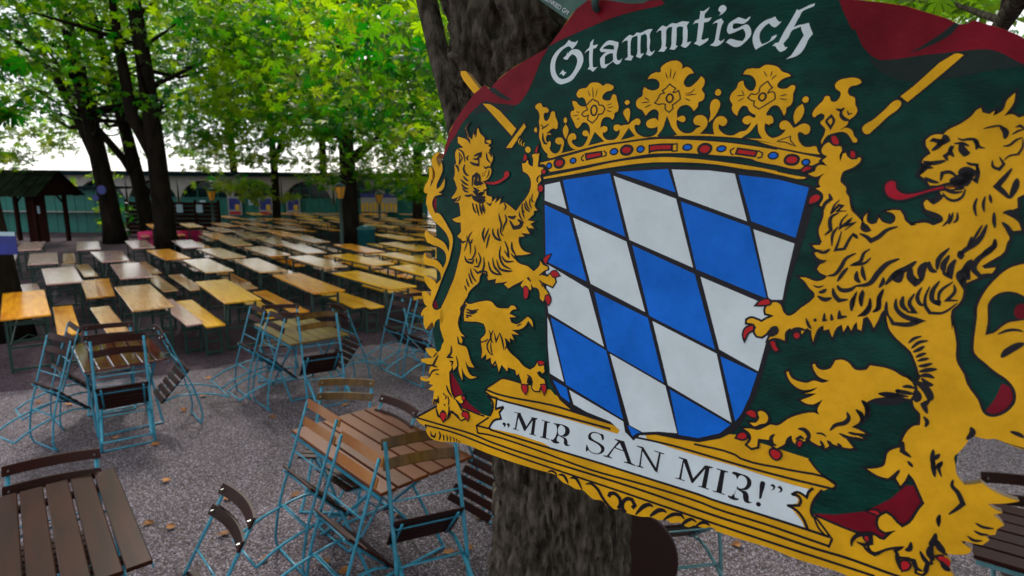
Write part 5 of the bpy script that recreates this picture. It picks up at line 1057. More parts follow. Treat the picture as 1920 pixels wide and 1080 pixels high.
# ------------------------------------------------------------------ leaves
def leaf_template(kind):
    if kind == 'palmate':
        out = []
        for an, L in ((-100, .55), (-58, .82), (-20, 1), (20, 1), (58, .82), (100, .55)):
            a = math.radians(an); dx, dy = math.sin(a), math.cos(a); w = .17 * L
            out += [(0, 0, 0), (dx * L * .62 - dy * w, dy * L * .62 + dx * w, -.04), (dx * L, dy * L, -.30 * L), (dx * L * .62 + dy * w, dy * L * .62 - dx * w, -.04)]
        return np.array(out), 6
    return np.array([(0, 0, 0), (-.3, .5, .02), (0, 1, -.2), (.3, .5, .02)]), 1
def leaf_mesh(name, pos, size, tilt=.6, kind='palmate', tone=None, yaw=None):
    T, q = leaf_template(kind); n = len(pos)
    if tone is None:       # whole sprays share a tone: dark to yellow green, varied by position
        g = np.floor(pos / 1.1).astype(int); hsh = np.abs(np.sin(g[:, 0] * 12.9898 + g[:, 1] * 78.233 + g[:, 2] * 37.719) * 43758.5453) % 1
        tone = np.clip(hsh ** 1.7 * .8 + rng.normal(0, .14, n), 0, 1)
    yaw = rng.uniform(0, 2 * np.pi, n) if yaw is None else yaw
    sz = size * rng.uniform(.65, 1.2, n)
    tx = rng.normal(0, tilt, n); ty = rng.normal(0, tilt, n)
    V = T[None] * sz[:, None, None]
    cx, sx = np.cos(tx)[:, None], np.sin(tx)[:, None]
    y = V[..., 1] * cx - V[..., 2] * sx; z = V[..., 1] * sx + V[..., 2] * cx; x = V[..., 0]
    cy, sy = np.cos(ty)[:, None], np.sin(ty)[:, None]
    x2 = x * cy + z * sy; z2 = -x * sy + z * cy
    cz, s_z = np.cos(yaw)[:, None], np.sin(yaw)[:, None]
    x3 = x2 * cz - y * s_z; y3 = x2 * s_z + y * cz
    P = np.stack([x3, y3, z2], -1) + pos[:, None]
    me = bpy.data.meshes.new(name); nv = n * len(T); nf = n * q
    me.vertices.add(nv); me.vertices.foreach_set('co', P.reshape(-1).astype(np.float32))
    me.loops.add(nf * 4); me.loops.foreach_set('vertex_index', np.arange(nf * 4, dtype=np.int32))
    me.polygons.add(nf); me.polygons.foreach_set('loop_start', np.arange(0, nf * 4, 4, dtype=np.int32)); me.polygons.foreach_set('loop_total', np.full(nf, 4, dtype=np.int32))
    tone = rng.beta(2, 2, n) if tone is None else tone
    at = me.attributes.new('tone', 'FLOAT', 'POINT'); at.data.foreach_set('value', np.repeat(tone, len(T)).astype(np.float32))
    me.update(); return me
def crown_points(clumps, per, spread=(.75, .75, .28)):
    n = len(clumps); p = np.repeat(clumps, per, 0)
    return p + rng.normal(0, 1, (len(p), 3)) * np.array(spread)
def limbs(mb, base, h, r, lean, nbr, spread, zb, forks=()):
    # main stem, slightly bent, with limbs
    pts = []; n = 14
    ph = random.uniform(0, 6)
    for i in range(n + 1):
        t = i / n; pts.append(Vector((lean[0] * t ** 1.3 + .10 * math.sin(ph + t * 5) * t, lean[1] * t + .1 * math.cos(ph + t * 4) * t, h * t)))
    rad = [r * (1.25 if i == 0 else 1.0 - .62 * i / n) for i in range(n + 1)]
    mb.tube(pts, rad, 12)
    for k in range(nbr):
        t = random.uniform(zb, .92); i = t * n; p = pts[int(i)].lerp(pts[min(n, int(i) + 1)], i % 1)
        a = random.uniform(0, 2 * math.pi); L = spread * random.uniform(.5, 1) * (1.1 - .5 * t)
        e = Vector((math.cos(a) * L, math.sin(a) * L, L * random.uniform(.15, .8)))
        mid = e * .5 + Vector((0, 0, -.1 * L + random.uniform(-.2, .3)))
        rr = r * (1 - .6 * t) * random.uniform(.25, .5)
        mb.tube([p, p + mid * .5, p + mid, p + (mid + e) * .55, p + e], [rr, rr * .85, rr * .65, rr * .45, rr * .2], 7)
        for j in range(2):
            s = random.uniform(.4, .9); q = p + e * s; a2 = a + random.uniform(-1.2, 1.2); l2 = L * .45
            mb.tube([q, q + Vector((math.cos(a2) * l2 * .5, math.sin(a2) * l2 * .5, .15 * l2)), q + Vector((math.cos(a2) * l2, math.sin(a2) * l2, .1 * l2))], [rr * .4, rr * .25, rr * .08], 5)
def far_tree(label, x, y, r, h, lean=(0, 0), crown_r=4.5, zlow=4.2, zhigh=10.5, ncl=150, per=34, leaf=.24, nbr=16, mat_leaf='leaf', low=(), trunk=True, front=.3, spray=(), forks=(), cat='tree', group='chestnut trees in the beer garden'):
    root = empty('chestnut_tree', (x, y, 0)); tag(root, label, cat, group)
    mb = MB(); limbs(mb, None, h, r, lean, nbr, crown_r * .8, .32)
    for fk in forks:
        pts = [Vector(p) for p in fk[0]]; mb.tube(pts, fk[1], 10)
    mb.build('trunk', M['far_bark'], root, True)
    th = rng.uniform(0, 2 * np.pi, ncl); u = rng.uniform(0, 1, ncl) ** .55; zz = rng.uniform(0, 1, ncl)
    shape = np.sqrt(np.clip(1 - (zz - .35) ** 2 * 1.1, .1, 1))
    cl = np.stack([lean[0] * .6 + np.cos(th) * u * crown_r * shape, lean[1] * .6 + np.sin(th) * u * crown_r * shape, zlow + (zhigh - zlow) * zz + (1 - u) * .8], -1)
    keep = ~((cl[:, 1] < -.4) & (cl[:, 2] < 8.5) & (rng.uniform(0, 1, ncl) > front)); cl = cl[keep]
    pts = [crown_points(cl, per)]
    for lx, ly, lz, k, s in low: pts.append(np.array([[lx - x, ly - y, lz]]) + rng.normal(0, 1, (k, 3)) * np.array([s, s, s * .32]))
    if spray:
        S = [np.array([[lx - x, ly - y, lz]]) + rng.normal(0, 1, (k, 3)) * np.array([s, s, s * .3]) for lx, ly, lz, k, s in spray]
        link('hanging_spray', leaf_mesh('hanging_spray', np.concatenate(S), leaf), M['leaf_yellow'], root)  # lime leaf colour stands in for light falling on these sprays
    P = np.concatenate(pts)
    link('crown', leaf_mesh('crown', P, leaf), M[mat_leaf], root)
    return root
def GD(x, y, Yd):                        # point on a sight line at a given distance north of the sign
    r = ray(x, y); return EYE + r * (Yd / r.y)
def hang(items):
    return [(*GD(x, y, Y), k, s) for x, y, Y, k, s in items]
far_tree('tall chestnut with a dark forked trunk, left of the narrow gap before the arcade', -15.6, 23.0, .36, 12, (-1.4, 0), 4.6, 4.8, 11, 75, 26,
         forks=[([(-.1, 0, 2.4), (-1.0, .3, 4.4), (-1.9, .4, 6.4), (-3.0, .3, 9)], [.2, .17, .13, .07])], front=.08, low=hang([(10, 195, 20, 110, .8), (20, 120, 19, 130, .9), (110, 250, 27, 70, .6), (10, 300, 22, 60, .6), (20, 40, 19, 140, .9)]), spray=hang([(40, 250, 22, 70, .7), (100, 270, 24, 50, .6), (20, 290, 22, 50, .5), (150, 240, 26, 50, .6), (200, 330, 27, 30, .4), (110, 340, 25, 25, .35), (225, 280, 27, 40, .5)]))
far_tree('chestnut with a slim trunk leaning left, beside the dark red timber screen', -15.2, 24.6, .30, 12, (-2.6, .5), 4.4, 5.0, 11, 70, 26,
         forks=[([(.0, 0, 1.9), (-.9, .2, 3.3), (-2.3, .3, 5.0), (-3.6, .2, 7.4)], [.2, .16, .13, .07])], front=.08, low=hang([(200, 60, 28, 90, .8), (240, 190, 28, 70, .7), (140, 130, 28, 80, .7)]))
far_tree('chestnut with a straight dark trunk in front of the timber screen and magenta crates', -11.95, 20.2, .34, 13, (-.5, 0), 5.0, 4.4, 11.5, 170, 30,
         forks=[([(0, 0, 3.0), (-.75, 0, 4.6), (-1.0, .1, 7.0), (-1.1, .1, 9)], [.24, .2, .15, .08])], front=.08, low=hang([(330, 120, 25, 100, .8), (420, 60, 17, 160, .9), (400, 190, 19, 150, .8), (440, 130, 18, 150, .8), (300, 215, 25, 60, .5), (395, 250, 20, 80, .5)]))
far_tree('small chestnut with a thin trunk among the far tables before the arcade', -11.6, 29.0, .21, 10, (.1, 0), 4.2, 4.6, 10, 150, 30,
         forks=[([(0, 0, 3.1), (.5, 0, 4.6), (1.2, 0, 6.5)], [.13, .1, .05])], low=hang([(430, 290, 26, 110, .8), (560, 300, 27, 100, .8), (500, 260, 26, 150, .8), (380, 270, 24, 110, .8), (440, 340, 27, 50, .6)]), spray=hang([(425, 345, 25.5, 60, .5), (465, 355, 25.5, 80, .5), (480, 370, 25.5, 40, .35), (440, 300, 25, 60, .6), (540, 370, 25.5, 25, .25), (585, 335, 25, 30, .4), (490, 300, 25, 60, .6), (400, 265, 23, 50, .6), (350, 285, 27, 35, .45), (610, 300, 26, 45, .5), (385, 315, 27, 25, .4), (700, 300, 26, 40, .5)]))
far_tree('chestnut with a stout forked trunk between the green bin and the amber lantern', -6.0, 21.9, .34, 12, (-.2, 0), 4.8, 4.1, 11, 200, 32,
         forks=[([(0, 0, 3.2), (.9, 0, 3.9), (2.6, 0, 4.6), (4.2, .1, 5.6)], [.2, .15, .11, .05]), ([(0, 0, 4.5), (.7, 0, 5.6), (1.6, 0, 7.2)], [.2, .15, .07])],
         low=hang([(600, 250, 19, 150, .8), (700, 230, 18, 170, .8), (740, 290, 20, 130, .7), (720, 340, 22, 90, .6), (780, 330, 21, 130, .7), (660, 320, 22, 60, .4), (560, 210, 18, 150, .8), (790, 240, 17, 150, .8), (620, 340, 23, 60, .45), (760, 180, 16, 160, .8), (680, 130, 16, 160, .9), (600, 60, 16, 170, .9), (500, 60, 16, 170, .9)]))
far_tree('grey chestnut trunk at the far end of the arcade, left edge of the sign', -4.6, 28.5, .26, 11, (.3, 0), 4.5, 3.9, 10.5, 190, 32, low=hang([(800, 300, 24, 110, .7), (770, 370, 26, 60, .5), (810, 350, 26, 90, .6)]))
far_tree('massive dark trunk cut by the left edge of the picture, with a blue poster', -7.98, 9.0, .30, 10, (-.9, 0), 3.6, 6.3, 9, 90, 26, low=hang([(-10, 100, 9.5, 60, .4), (-20, 200, 9.5, 60, .4)]))
# nearer branches that hang into the picture from the tree the sign is on
def near_branch(root, spec, name):
    for pts, rr in spec:
        mb = MB(); mb.tube([GD(*p) - root.location for p in pts], rr, 6); mb.build(name, M['bark'], root, True)
near_branch(bigtree, [
                      ([(1900, -40, 2.6), (1880, 40, 3.4), (1790, 8, 4.0), (1700, 0, 4.4)], [.03, .022, .012, .006]), ([(1960, -80, 2.4), (1890, 30, 3.0), (1850, 90, 3.6)], [.05, .045, .04])], 'branch')
nl = []
for x, y, Y, k, s in [(700, 90, 7, 60, .35), (740, 150, 8, 80, .45), (680, 200, 9, 90, .5), (760, 60, 6, 50, .35), (620, 120, 10, 110, .6), (790, 210, 9, 70, .4), (720, 250, 10, 80, .5), (640, 30, 9, 90, .55), (560, 40, 11, 120, .7), (640, 210, 11, 110, .6), (780, 120, 8, 50, .4), (560, 150, 12, 110, .7), (480, 30, 12, 120, .8), (760, 20, 8, 60, .4)]:
    nl.append(np.array([list(GD(x, y, Y) - bigtree.location)]) + rng.normal(0, 1, (k, 3)) * np.array([s, s, s * .3]))
P = np.concatenate(nl); link('foliage', leaf_mesh('foliage', P, .15), M['leaf'], bigtree)
nl = []
for x, y, Y, k, s in [(690, 190, 10, 60, .5), (760, 130, 9, 50, .4), (640, 150, 12, 70, .6), (590, 30, 12, 60, .6), (800, 60, 9, 40, .35), (740, 30, 9, 50, .4), (790, 260, 10, 40, .4)]:
    nl.append(np.array([list(GD(x, y, Y) - bigtree.location)]) + rng.normal(0, 1, (k, 3)) * np.array([s, s, s * .25]))
P = np.concatenate(nl); link('bright_spray', leaf_mesh('bright_spray', P, .15), M['leaf_yellow'], bigtree)  # brighter leaf colour paints light into this part of the foliage
nl = []
for x, y, Y, k, s in [(1690, -8, 4.2, 7, .14), (1790, 8, 4.1, 10, .16), (1850, 20, 4.4, 10, .15), (1760, -40, 4.2, 14, .2), (1880, -20, 4.2, 14, .2)]:
    nl.append(np.array([list(GD(x, y, Y) - bigtree.location)]) + rng.normal(0, 1, (k, 3)) * np.array([s, s, s * .3]))
P = np.concatenate(nl); link('near_foliage', leaf_mesh('near_foliage', P, .13), M['leaf_yellow'], bigtree)
# the big tree's own crown, out of view, set overhead to shade the sign
ncl = 150; th = rng.uniform(0, 2 * np.pi, ncl); u = rng.uniform(0, 1, ncl) ** .5 * 4.6
cl = np.stack([np.cos(th) * u + 1.4, np.sin(th) * u - 1.3, rng.uniform(4.7, 8.0, ncl)], -1)
link('crown', leaf_mesh('crown', crown_points(cl, 42, (.6, .6, .25)), .22), M['leaf'], bigtree)
cl = np.stack([rng.uniform(1.4, 2.8, 22), rng.uniform(-4.0, -1.7, 22), rng.uniform(2.6, 4.6, 22)], -1)
link('shade_bough', leaf_mesh('shade_bough', crown_points(cl, 34, (.3, .3, .18)), .2), M['leaf'], bigtree)  # unseen bough added beside the camera to shade the sign's right end
# trees beyond the arcade and to the right, behind the sign
for i, (x, y, h, cr, zl, zh, n, lab) in enumerate([(-13, 41, 15, 6.0, 5.6, 15, 260, 'broad bright green tree rising beyond the arcade roof, left of the small thin trunk'), (-3.5, 42, 15, 6.0, 4.5, 15, 280, 'broad bright green tree rising beyond the right end of the arcade'),
        (-29, 42, 14, 5.0, 6.0, 15, 110, 'loose leafy tree far off beyond the roofed hut'), (-21, 45, 15, 5.5, 6.2, 16, 110, 'thin crowned tree beyond the arcade, seen between the forked trunks'),
        (4, 36, 14, 6, 3.4, 14, 260, 'leafy tree beyond the tables, hidden behind the left half of the sign'), (13, 30, 13, 6, 3.0, 13, 260, 'leafy tree far behind the right half of the sign'), (9, 18, 12, 4.8, 3.6, 11, 150, 'leafy tree halfway back behind the right half of the sign'), (22, 36, 13, 6, 2.4, 12, 170, 'leafy tree far off behind the right lion'), (31, 30, 13, 6, 2.4, 12, 150, 'leafy tree far off, hidden by the right end of the sign'), (12, 40, 13, 6, 2.2, 12, 170, 'leafy tree at the far end of the garden behind the crown of the sign')]):
    far_tree(lab, x, y, .3, h, (0, 0), cr, zl, zh, n, 30, .30, 12, 'leaf', group='leafy trees beyond the arcade' if y > 25 else 'chestnut trees in the beer garden')
# canopy overhead that shades the garden
far_tree('unseen chestnut added behind the camera to shade the sign', 4.5, -3.5, .3, 10, (0, 0), 4.5, 3.2, 8.5, 170, 34, front=1)  # out of view, added so its crown darkens the painted face
far_tree('chestnut left of the tables, its trunk outside the picture', -14.5, 13.5, .33, 12, (0, 0), 5.2, 7.2, 11, 110, 28)
far_tree('chestnut whose trunk stands hidden behind the sign', 3.2, 12.5, .33, 12, (0, 0), 5.4, 4.6, 10.5, 150, 28)

# ------------------------------------------------------------------ the arcade building
def arcade():
    root = empty('arcade_building', (0, 33.5, 0)); tag(root, 'long low arcade building with plaster arches, teal boarding and a dark eave', 'building')
    x0, x1, H = -34.0, -4.9, 2.95; n = 10
    step = 2.92; piers = [-13.05 + step * k for k in range(-7, 4)]
    piers = [p for p in piers if x0 < p < x1]
    # plaster arches: strips between neighbouring piers
    for a, c in zip(piers[:-1], piers[1:]):
        mb = MB(); pw = .16; zs, zt = 1.15, 2.45; m2 = (a + c) / 2; hw = (c - a) / 2 - pw / 2
        pts = [(m2 + hw * math.cos(t), zs + (zt - zs) * math.sin(t)) for t in np.linspace(math.pi, 0, 17)]
        top = [(a + (c - a) * i / 16, 2.69) for i in range(17)]
        for yy, s in ((0, 1), (.3, -1)):
            v = [(p[0], yy, p[1]) for p in pts] + [(p[0], yy, p[1]) for p in top]
            mb.add(v, [(i, i + 1, 18 + i, 17 + i)[::s] for i in range(16)])
        v = [(p[0], 0, p[1]) for p in pts] + [(p[0], .3, p[1]) for p in pts]
        mb.add(v, [(i, 17 + i, 18 + i, i + 1) for i in range(16)])
        mb.build('arch', M['plaster'], root)
        w_ = MB(); w_.box((m2, .42, 1.97), (2 * hw, .04, 1.1)); win = w_.build('window', M['glass'], root)
        fr = MB()
        for k in range(-2, 3): fr.box((m2 + k * hw / 2.4, .385, 1.97), (.05, .03, 1.1))
        fr.box((m2, .383, 2.05), (2 * hw, .03, .05)); fr.build('window_frame', M['teal_wall'], win)
        for k in range(7):
            bw = 2 * hw / 7; q = MB(); q.box((m2 - hw + bw * (k + .5), .05 + .004 * (k % 2), .72), (bw - .02, .03, 1.42)); q.build('board', M['teal_wall'], root)
        q = MB(); q.box((m2, .06, 1.47), (2 * hw, .16, .06)); q.build('rail', M['teal_wall'], root)
    for p in piers:
        mb = MB(); mb.box((p, .14, .58), (.2, .34, 1.16)); mb.build('pier', M['teal_wall'], root)
    mb = MB(); mb.box(((x0 + x1) / 2, .6, 1.3), (x1 - x0, .2, 2.6)); mb.build('rear_wall', M['teal_wall'], root)
    mb = MB(); mb.box(((x0 + x1) / 2, .35, 2.74), (x1 - x0 + .6, 1.5, .12)); mb.box(((x0 + x1) / 2, -.32, 2.86), (x1 - x0 + .6, .16, .14)); mb.build('eave', M['roof'], root)
    mb = MB(); s = [(-.3, 2.86), (4.5, 2.98), (4.5, 2.8)]
    v = [(x0 - .3, y, z) for y, z in s] + [(x1 + .3, y, z) for y, z in s]; mb.add(v, [(0, 1, 4, 3), (1, 2, 5, 4), (2, 0, 3, 5), (0, 2, 1), (3, 4, 5)]); mb.build('roof', M['roof'], root)
    return root
arcade()
def poster(x, z, wd, ht, kind, lab, y=33.5, fwd=.09):
    root = empty('poster', (x, y - fwd, z)); tag(root, lab, 'poster')
    q = MB(); q.box((0, .015, 0), (wd, .02, ht)); q.build('sheet', M['foam'] if kind != 'note' else M['paper'], root)
    def pl(nm, cx, cz, a, b_, mm, k=1):
        q = MB(); q.box((cx, -.004 * k, cz), (a, .004, b_)); q.build(nm, M[mm], root)
    if kind == 'beer':
        pl('blue_band', 0, ht * .40, wd, ht * .2, 'poster_blue')
        nb = 9
        for k in range(nb):
            cx = -wd / 2 + wd * (k + .5) / nb
            g = MB(); g.lathe([(wd / nb * .30, -ht * .32), (wd / nb * .38, 0), (wd / nb * .4, ht * .12)], 8, (0, 0, 0)); g.v = [(a + cx, b_ * .08 - .012, c - ht * .1 + (.03 if k % 2 else -.03)) for a, b_, c in g.v]; g.build('beer_glass_print', M['beer'], root)
        pl('dark_band', 0, -ht * .47, wd, ht * .06, 'dark_wood', 2)
    elif kind == 'ad':
        pl('blue_field', 0, ht * .1, wd * .8, ht * .6, 'poster_blue'); pl('red_foot', 0, -ht * .38, wd * .8, ht * .14, 'red'); pl('yellow_block', wd * .18, -ht * .08, wd * .3, ht * .3, 'beer', 2); pl('side_strip', wd * .45, 0, wd * .1, ht, 'plaster', 2)
    return root
poster(-7.55, 1.25, 2.05, 1.1, 'beer', 'wide poster with a row of yellow beer glasses under a blue band')
poster(-12.4, 1.05, .78, 1.05, 'ad', 'framed blue and red poster, rightmost of the three small posters on the teal boards')
poster(-13.95, 1.05, .8, 1.05, 'ad', 'framed poster right of the thin trunk, middle of the three small posters')
poster(-15.7, 1.05, .8, 1.05, 'ad', 'framed poster left of the thin trunk, leftmost of the three small posters')
for x, z in ((-17.5, 1.2), (-14.75, 1.25)):
    poster(x, z, .32, .3, 'note', 'small pale notice beside the posters, ' + ('left of' if x < -16 else 'right of') + ' the leftmost framed poster')
# dark red timber screen with notices
def screen():
    p0, p1 = GD(240, 430, 26.5), GD(412, 430, 26.5); L = p1.x - p0.x
    root = empty('timber_screen', (p0.x, 26.5, 0)); tag(root, 'long dark red timber screen of horizontal boards before the arcade', 'screen')
    for k in range(8):
        q = MB(); q.box((L / 2, 0, .12 + k * .185), (L, .03, .165)); q.build('board', M['dark_wood'], root)
    for k in range(5):
        q = MB(); q.box((L * k / 4, .05, .8), (.1, .08, 1.6)); q.build('post', M['dark_wood'], root)
    return p0, p1
s0, s1 = screen()
for x, nm in ((286, 'leftmost'), (337, 'middle'), (374, 'rightmost')):
    p = GD(x, 393, 26.4); q = MB(); q.box((p.x, p.y, 1.22), (.28, .012, .36)); tag(q.build('notice', M['paper']), 'pale blue notice on the timber screen, %s of the three' % nm, 'notice')
# roofed timber hut on the left
def hut():
    root = empty('timber_hut', GD(52, 430, 23.0)); root.location.z = 0; root.scale = (.86, .86, .97); tag(root, 'dark timber hut with a mossy shingled gable roof', 'hut')
    for sx in (-1.15, 1.15):
        for sy in (-.9, .9):
            q = MB(); q.box((sx, sy, 1.0), (.14, .14, 2.0)); q.build('post', M['dark_wood'], root)
            q = MB(); q.tube([(sx, sy, 1.5), (sx * .62, sy, 2.0)], .05, 4); q.build('brace', M['dark_wood'], root)
    q = MB(); q.box((.1, .5, .95), (.9, .06, 1.9)); d = q.build('door', M['dark_wood'], root); q = MB(); q.box((.2, .45, 1.3), (.22, .02, .3)); q.build('door_sign', M['paper'], d)
    for s in (-1, 1):      # ridge runs along x; slopes fall to front and back
        for rrow in range(8):
            t = (rrow + .5) / 8; y = s * 1.45 * t; z = 2.86 - .98 * t
            for k in range(12):
                q = MB(); R = Matrix.Rotation(-s * math.atan2(.98, 1.45), 3, 'X'); q.box((-1.75 + 3.5 * (k + .5) / 12, y, z + .02 * (k % 2)), (.28, .24, .025), R); q.build('shingle', M['shingle'], root)
    for s in (-1, 1):
        q = MB(); v = [(s * 1.6, -1.4, 1.9), (s * 1.6, 1.4, 1.9), (s * 1.6, 0, 2.83), (s * 1.56, -1.4, 1.9), (s * 1.56, 1.4, 1.9), (s * 1.56, 0, 2.83)]
        q.add(v, [(0, 1, 2), (5, 4, 3), (0, 2, 5, 3), (2, 1, 4, 5), (1, 0, 3, 4)]); q.build('gable', M['dark_wood'], root)
    q = MB(); q.box((-.9, -1.0, .86), (1.2, .3, .06)); q.build('counter', M['dark_wood'], root)
hut()
# teal serving stall in front of the arcade, behind the hut
st = empty('serving_stall', (GD(95, 430, 27.5).x, 27.5, 0)); tag(st, 'teal panelled serving stall with a pale shelf behind the timber hut', 'stall')
for k in range(12):
    q = MB(); q.box((-2.6 + k * .46, .003 * (k % 2), 1.0), (.44, .05, 2.0)); q.build('panel', M['teal_wall'], st)
q = MB(); q.box((-.05, -.2, .98), (5.5, .36, .04)); q.build('shelf', M['foam'], st)
q = MB(); q.box((-.05, .9, 2.08), (5.9, 2.6, .1)); q.build('roof', M['roof'], st)
q = MB(); q.box((-.05, .9, 1.0), (5.4, .06, 2.0)); q.build('rear_wall', M['teal_wall'], st)
# lanterns
def lantern(x, y, ztop, lab):
    root = empty('street_lantern', (x, y, 0)); tag(root, lab, 'lantern', 'amber lanterns on green posts')
    q = MB(); q.lathe([(.11, 0), (.1, .25), (.06, .32), (.05, ztop - .55), (.08, ztop - .5)], 12); q.build('post', M['green_steel'], root, True)
    q = MB(); q.lathe([(.1, ztop - .5), (.19, ztop - .12)], 6); q.build('lantern_glass', M['amber_glass'], root)
    q = MB(); q.lathe([(.21, ztop - .12), (.15, ztop - .03), (.03, ztop + .03), (.02, ztop + .1)], 6); q.build('lantern_cap', M['green_steel'], root)
    fr = MB()
    for k in range(6):
        a = math.pi * k / 3; fr.tube([(.1 * math.cos(a), .1 * math.sin(a), ztop - .5), (.19 * math.cos(a), .19 * math.sin(a), ztop - .12)], .012, 4)
    fr.build('lantern_frame', M['green_steel'], root)
lantern(-5.85, 20.1, 2.42, 'nearest amber lantern on a dark post, beside the stout forked trunk')
lantern(-12.6, 24.8, 2.15, 'amber lantern at the right end of the dark red timber screen')
lantern(-6.2, 27.5, 2.0, 'small far lantern in front of the poster of beer glasses')
# bin
bt = empty('waste_bin', GD(688, 474, 20.6)); bt.location.z = 0; tag(bt, 'round teal metal bin with a domed lid beside the forked trunk', 'bin')
q = MB(); q.lathe([(.29, 0), (.3, .03), (.3, .82), (.31, .83)], 24); q.build('drum', M['bin'], bt, True)
q = MB(); q.lathe([(.32, .83), (.32, .87), (.25, .94), (.1, .98), (.02, .99)], 24); q.build('lid', M['bin'], bt, True)
# planter
pt = empty('planter', GD(216, 452, 24.3)); pt.location.z = 0; tag(pt, 'terracotta planter with a dark leafy shrub between two trunks', 'planter')
q = MB(); q.lathe([(.24, 0), (.3, .55), (.33, .56), (.33, .62), (.28, .6)], 18); q.build('pot', M['pot'], pt, True)
link('shrub', leaf_mesh('shrub', rng.normal(0, 1, (160, 3)) * [.3, .3, .3] + [0, 0, 1.0], .16), M['leaf'], pt)
# magenta crates
def crate_stack(p, rz, n, lab):
    for k in range(n):
        root = empty('crate', (p.x, p.y, .36 * 0 + k * .3), rz); tag(root, lab % ('topmost' if k == n - 1 else ['lowest', 'second lowest', 'third lowest'][k]), 'crate', 'magenta crates by the tables')
        for s in (-1, 1):
            for r_ in range(3):
                q = MB(); q.box((0, s * .27, .06 + r_ * .095), (.72, .02, .075)); q.build('side_bar', M['magenta'], root)
                q = MB(); q.box((s * .37, 0, .06 + r_ * .095), (.02, .52, .075)); q.build('end_bar', M['magenta'], root)
        q = MB(); q.box((0, 0, .02), (.7, .5, .02)); q.build('crate_floor', M['magenta'], root)
crate_stack(GD(287, 458, 21.8), .1, 2, '%s magenta crate of the stack left of the straight dark trunk')
crate_stack(GD(354, 452, 22.2), .9, 2, '%s magenta crate of the stack right of the straight dark trunk')
# blue signs and the poster on the left trunk
p = GD(12, 457, 8.62); r_ = empty('trunk_poster', p); tag(r_, 'blue printed poster tied to the trunk at the left picture edge', 'poster')
q = MB(); q.box((0, 0, 0), (.30, .012, .32)); q.build('sheet', M['poster_blue'], r_)
q = MB(); q.box((0, -.009, .145), (.30, .004, .06)); q.build('pale_band', M['paper'], r_)
for x, y, Y, rr, lab in ((191, 356, 22.4, .17, 'round blue sign on the teal wall beside the forked trunk'), (180, 371, 22.3, .11, 'small round blue lamp below the round blue sign')):
    p = GD(x, y, Y); q = MB(); q.lathe([(rr, 0), (rr, .03)], 20); me = q.mesh('s'); me.transform(Matrix.Translation(p) @ Matrix.Rotation(math.pi / 2, 4, 'X')); tag(link('blue_sign', me, M['poster_blue']), lab, 'sign')

# ------------------------------------------------------------------ beer tables and benches
def leg_frame(h, wd, inner):
    q = MB(); w2 = wd / 2
    for s in (-1, 1): q.box((0, s * w2, h / 2), (.035, .03, h))
    q.box((0, 0, .04), (.03, wd - .032, .03)); q.box((0, 0, h - .10), (.03, wd - .032, .03)); q.box((0, 0, h * .45), (.02, wd - .032, .025))
    for s in (-1, 1): q.tube([(.02 * inner, s * w2 * .9, h * .5), (.36 * inner, s * w2 * .35, h - .03)], .009, 4)
    if h > .6: q.tube([(.012 * inner, -w2 * .95, h * .5), (.012 * inner, 0, h * .66), (.012 * inner, w2 * .95, h * .5)], .008, 4)
    return q.mesh('leg_frame')
def proto_board(kind, wd, h, topm):
    root = empty(kind)
    q = MB(); q.box((0, 0, h - .013), (2.2, wd, .026), None, 0, .004); q.build('tabletop' if 'table' in kind else 'plank', M[topm], root)
    for s in (-1, 1):
        o = link('leg_frame', LEG[(h, s)], [], root); o.location = (s * (1.1 - .22), 0, 0)
    q = MB()
    for s in (-1, 1): q.box((0, s * (wd / 2 - .03), h - .045), (1.5, .02, .03))
    q.build('under_rail', M['green_steel'], root)
    return root
LEG = {}
for h, wd in ((.77, .42), (.48, .2)):
    for s in (-1, 1):
        me = leg_frame(h - .027, wd, -s); me.materials.append(M['green_steel']); LEG[(h, s)] = me
PR = {}
for k in ('amber', 'yellow', 'pale', 'pinkish'):
    for kind, wd, h in (('beer_table', .5, .77), ('beer_bench', .25, .48)):
        PR[(kind, k)] = [proto_board(kind, wd, h, 'top_' + k), False]
def put(kind, k, loc, rz, label, group):
    p, used = PR[(kind, k)]
    o = copy_tree(p) if used else p; PR[(kind, k)][1] = True
    o.location = (loc[0], loc[1], 0.004); o.rotation_euler = (0, 0, rz)
    tag(o, label, 'table' if kind == 'beer_table' else 'bench', group); return o
AVOID = [(-7.98, 9.0, .3), (-5.85, 20.1, .7), (-6.0, 21.9, .9), (GD(688, 474, 20.6).x, 20.6, .8), (-12.6, 24.8, .5), (-11.95, 20.2, .9), (-11.6, 29, .7), (-6.2, 27.5, .5), (-15.2, 24.6, 1), (-15.6, 23, 1), (-8.65, 9, .3), (-4.6, 28.5, .6)]
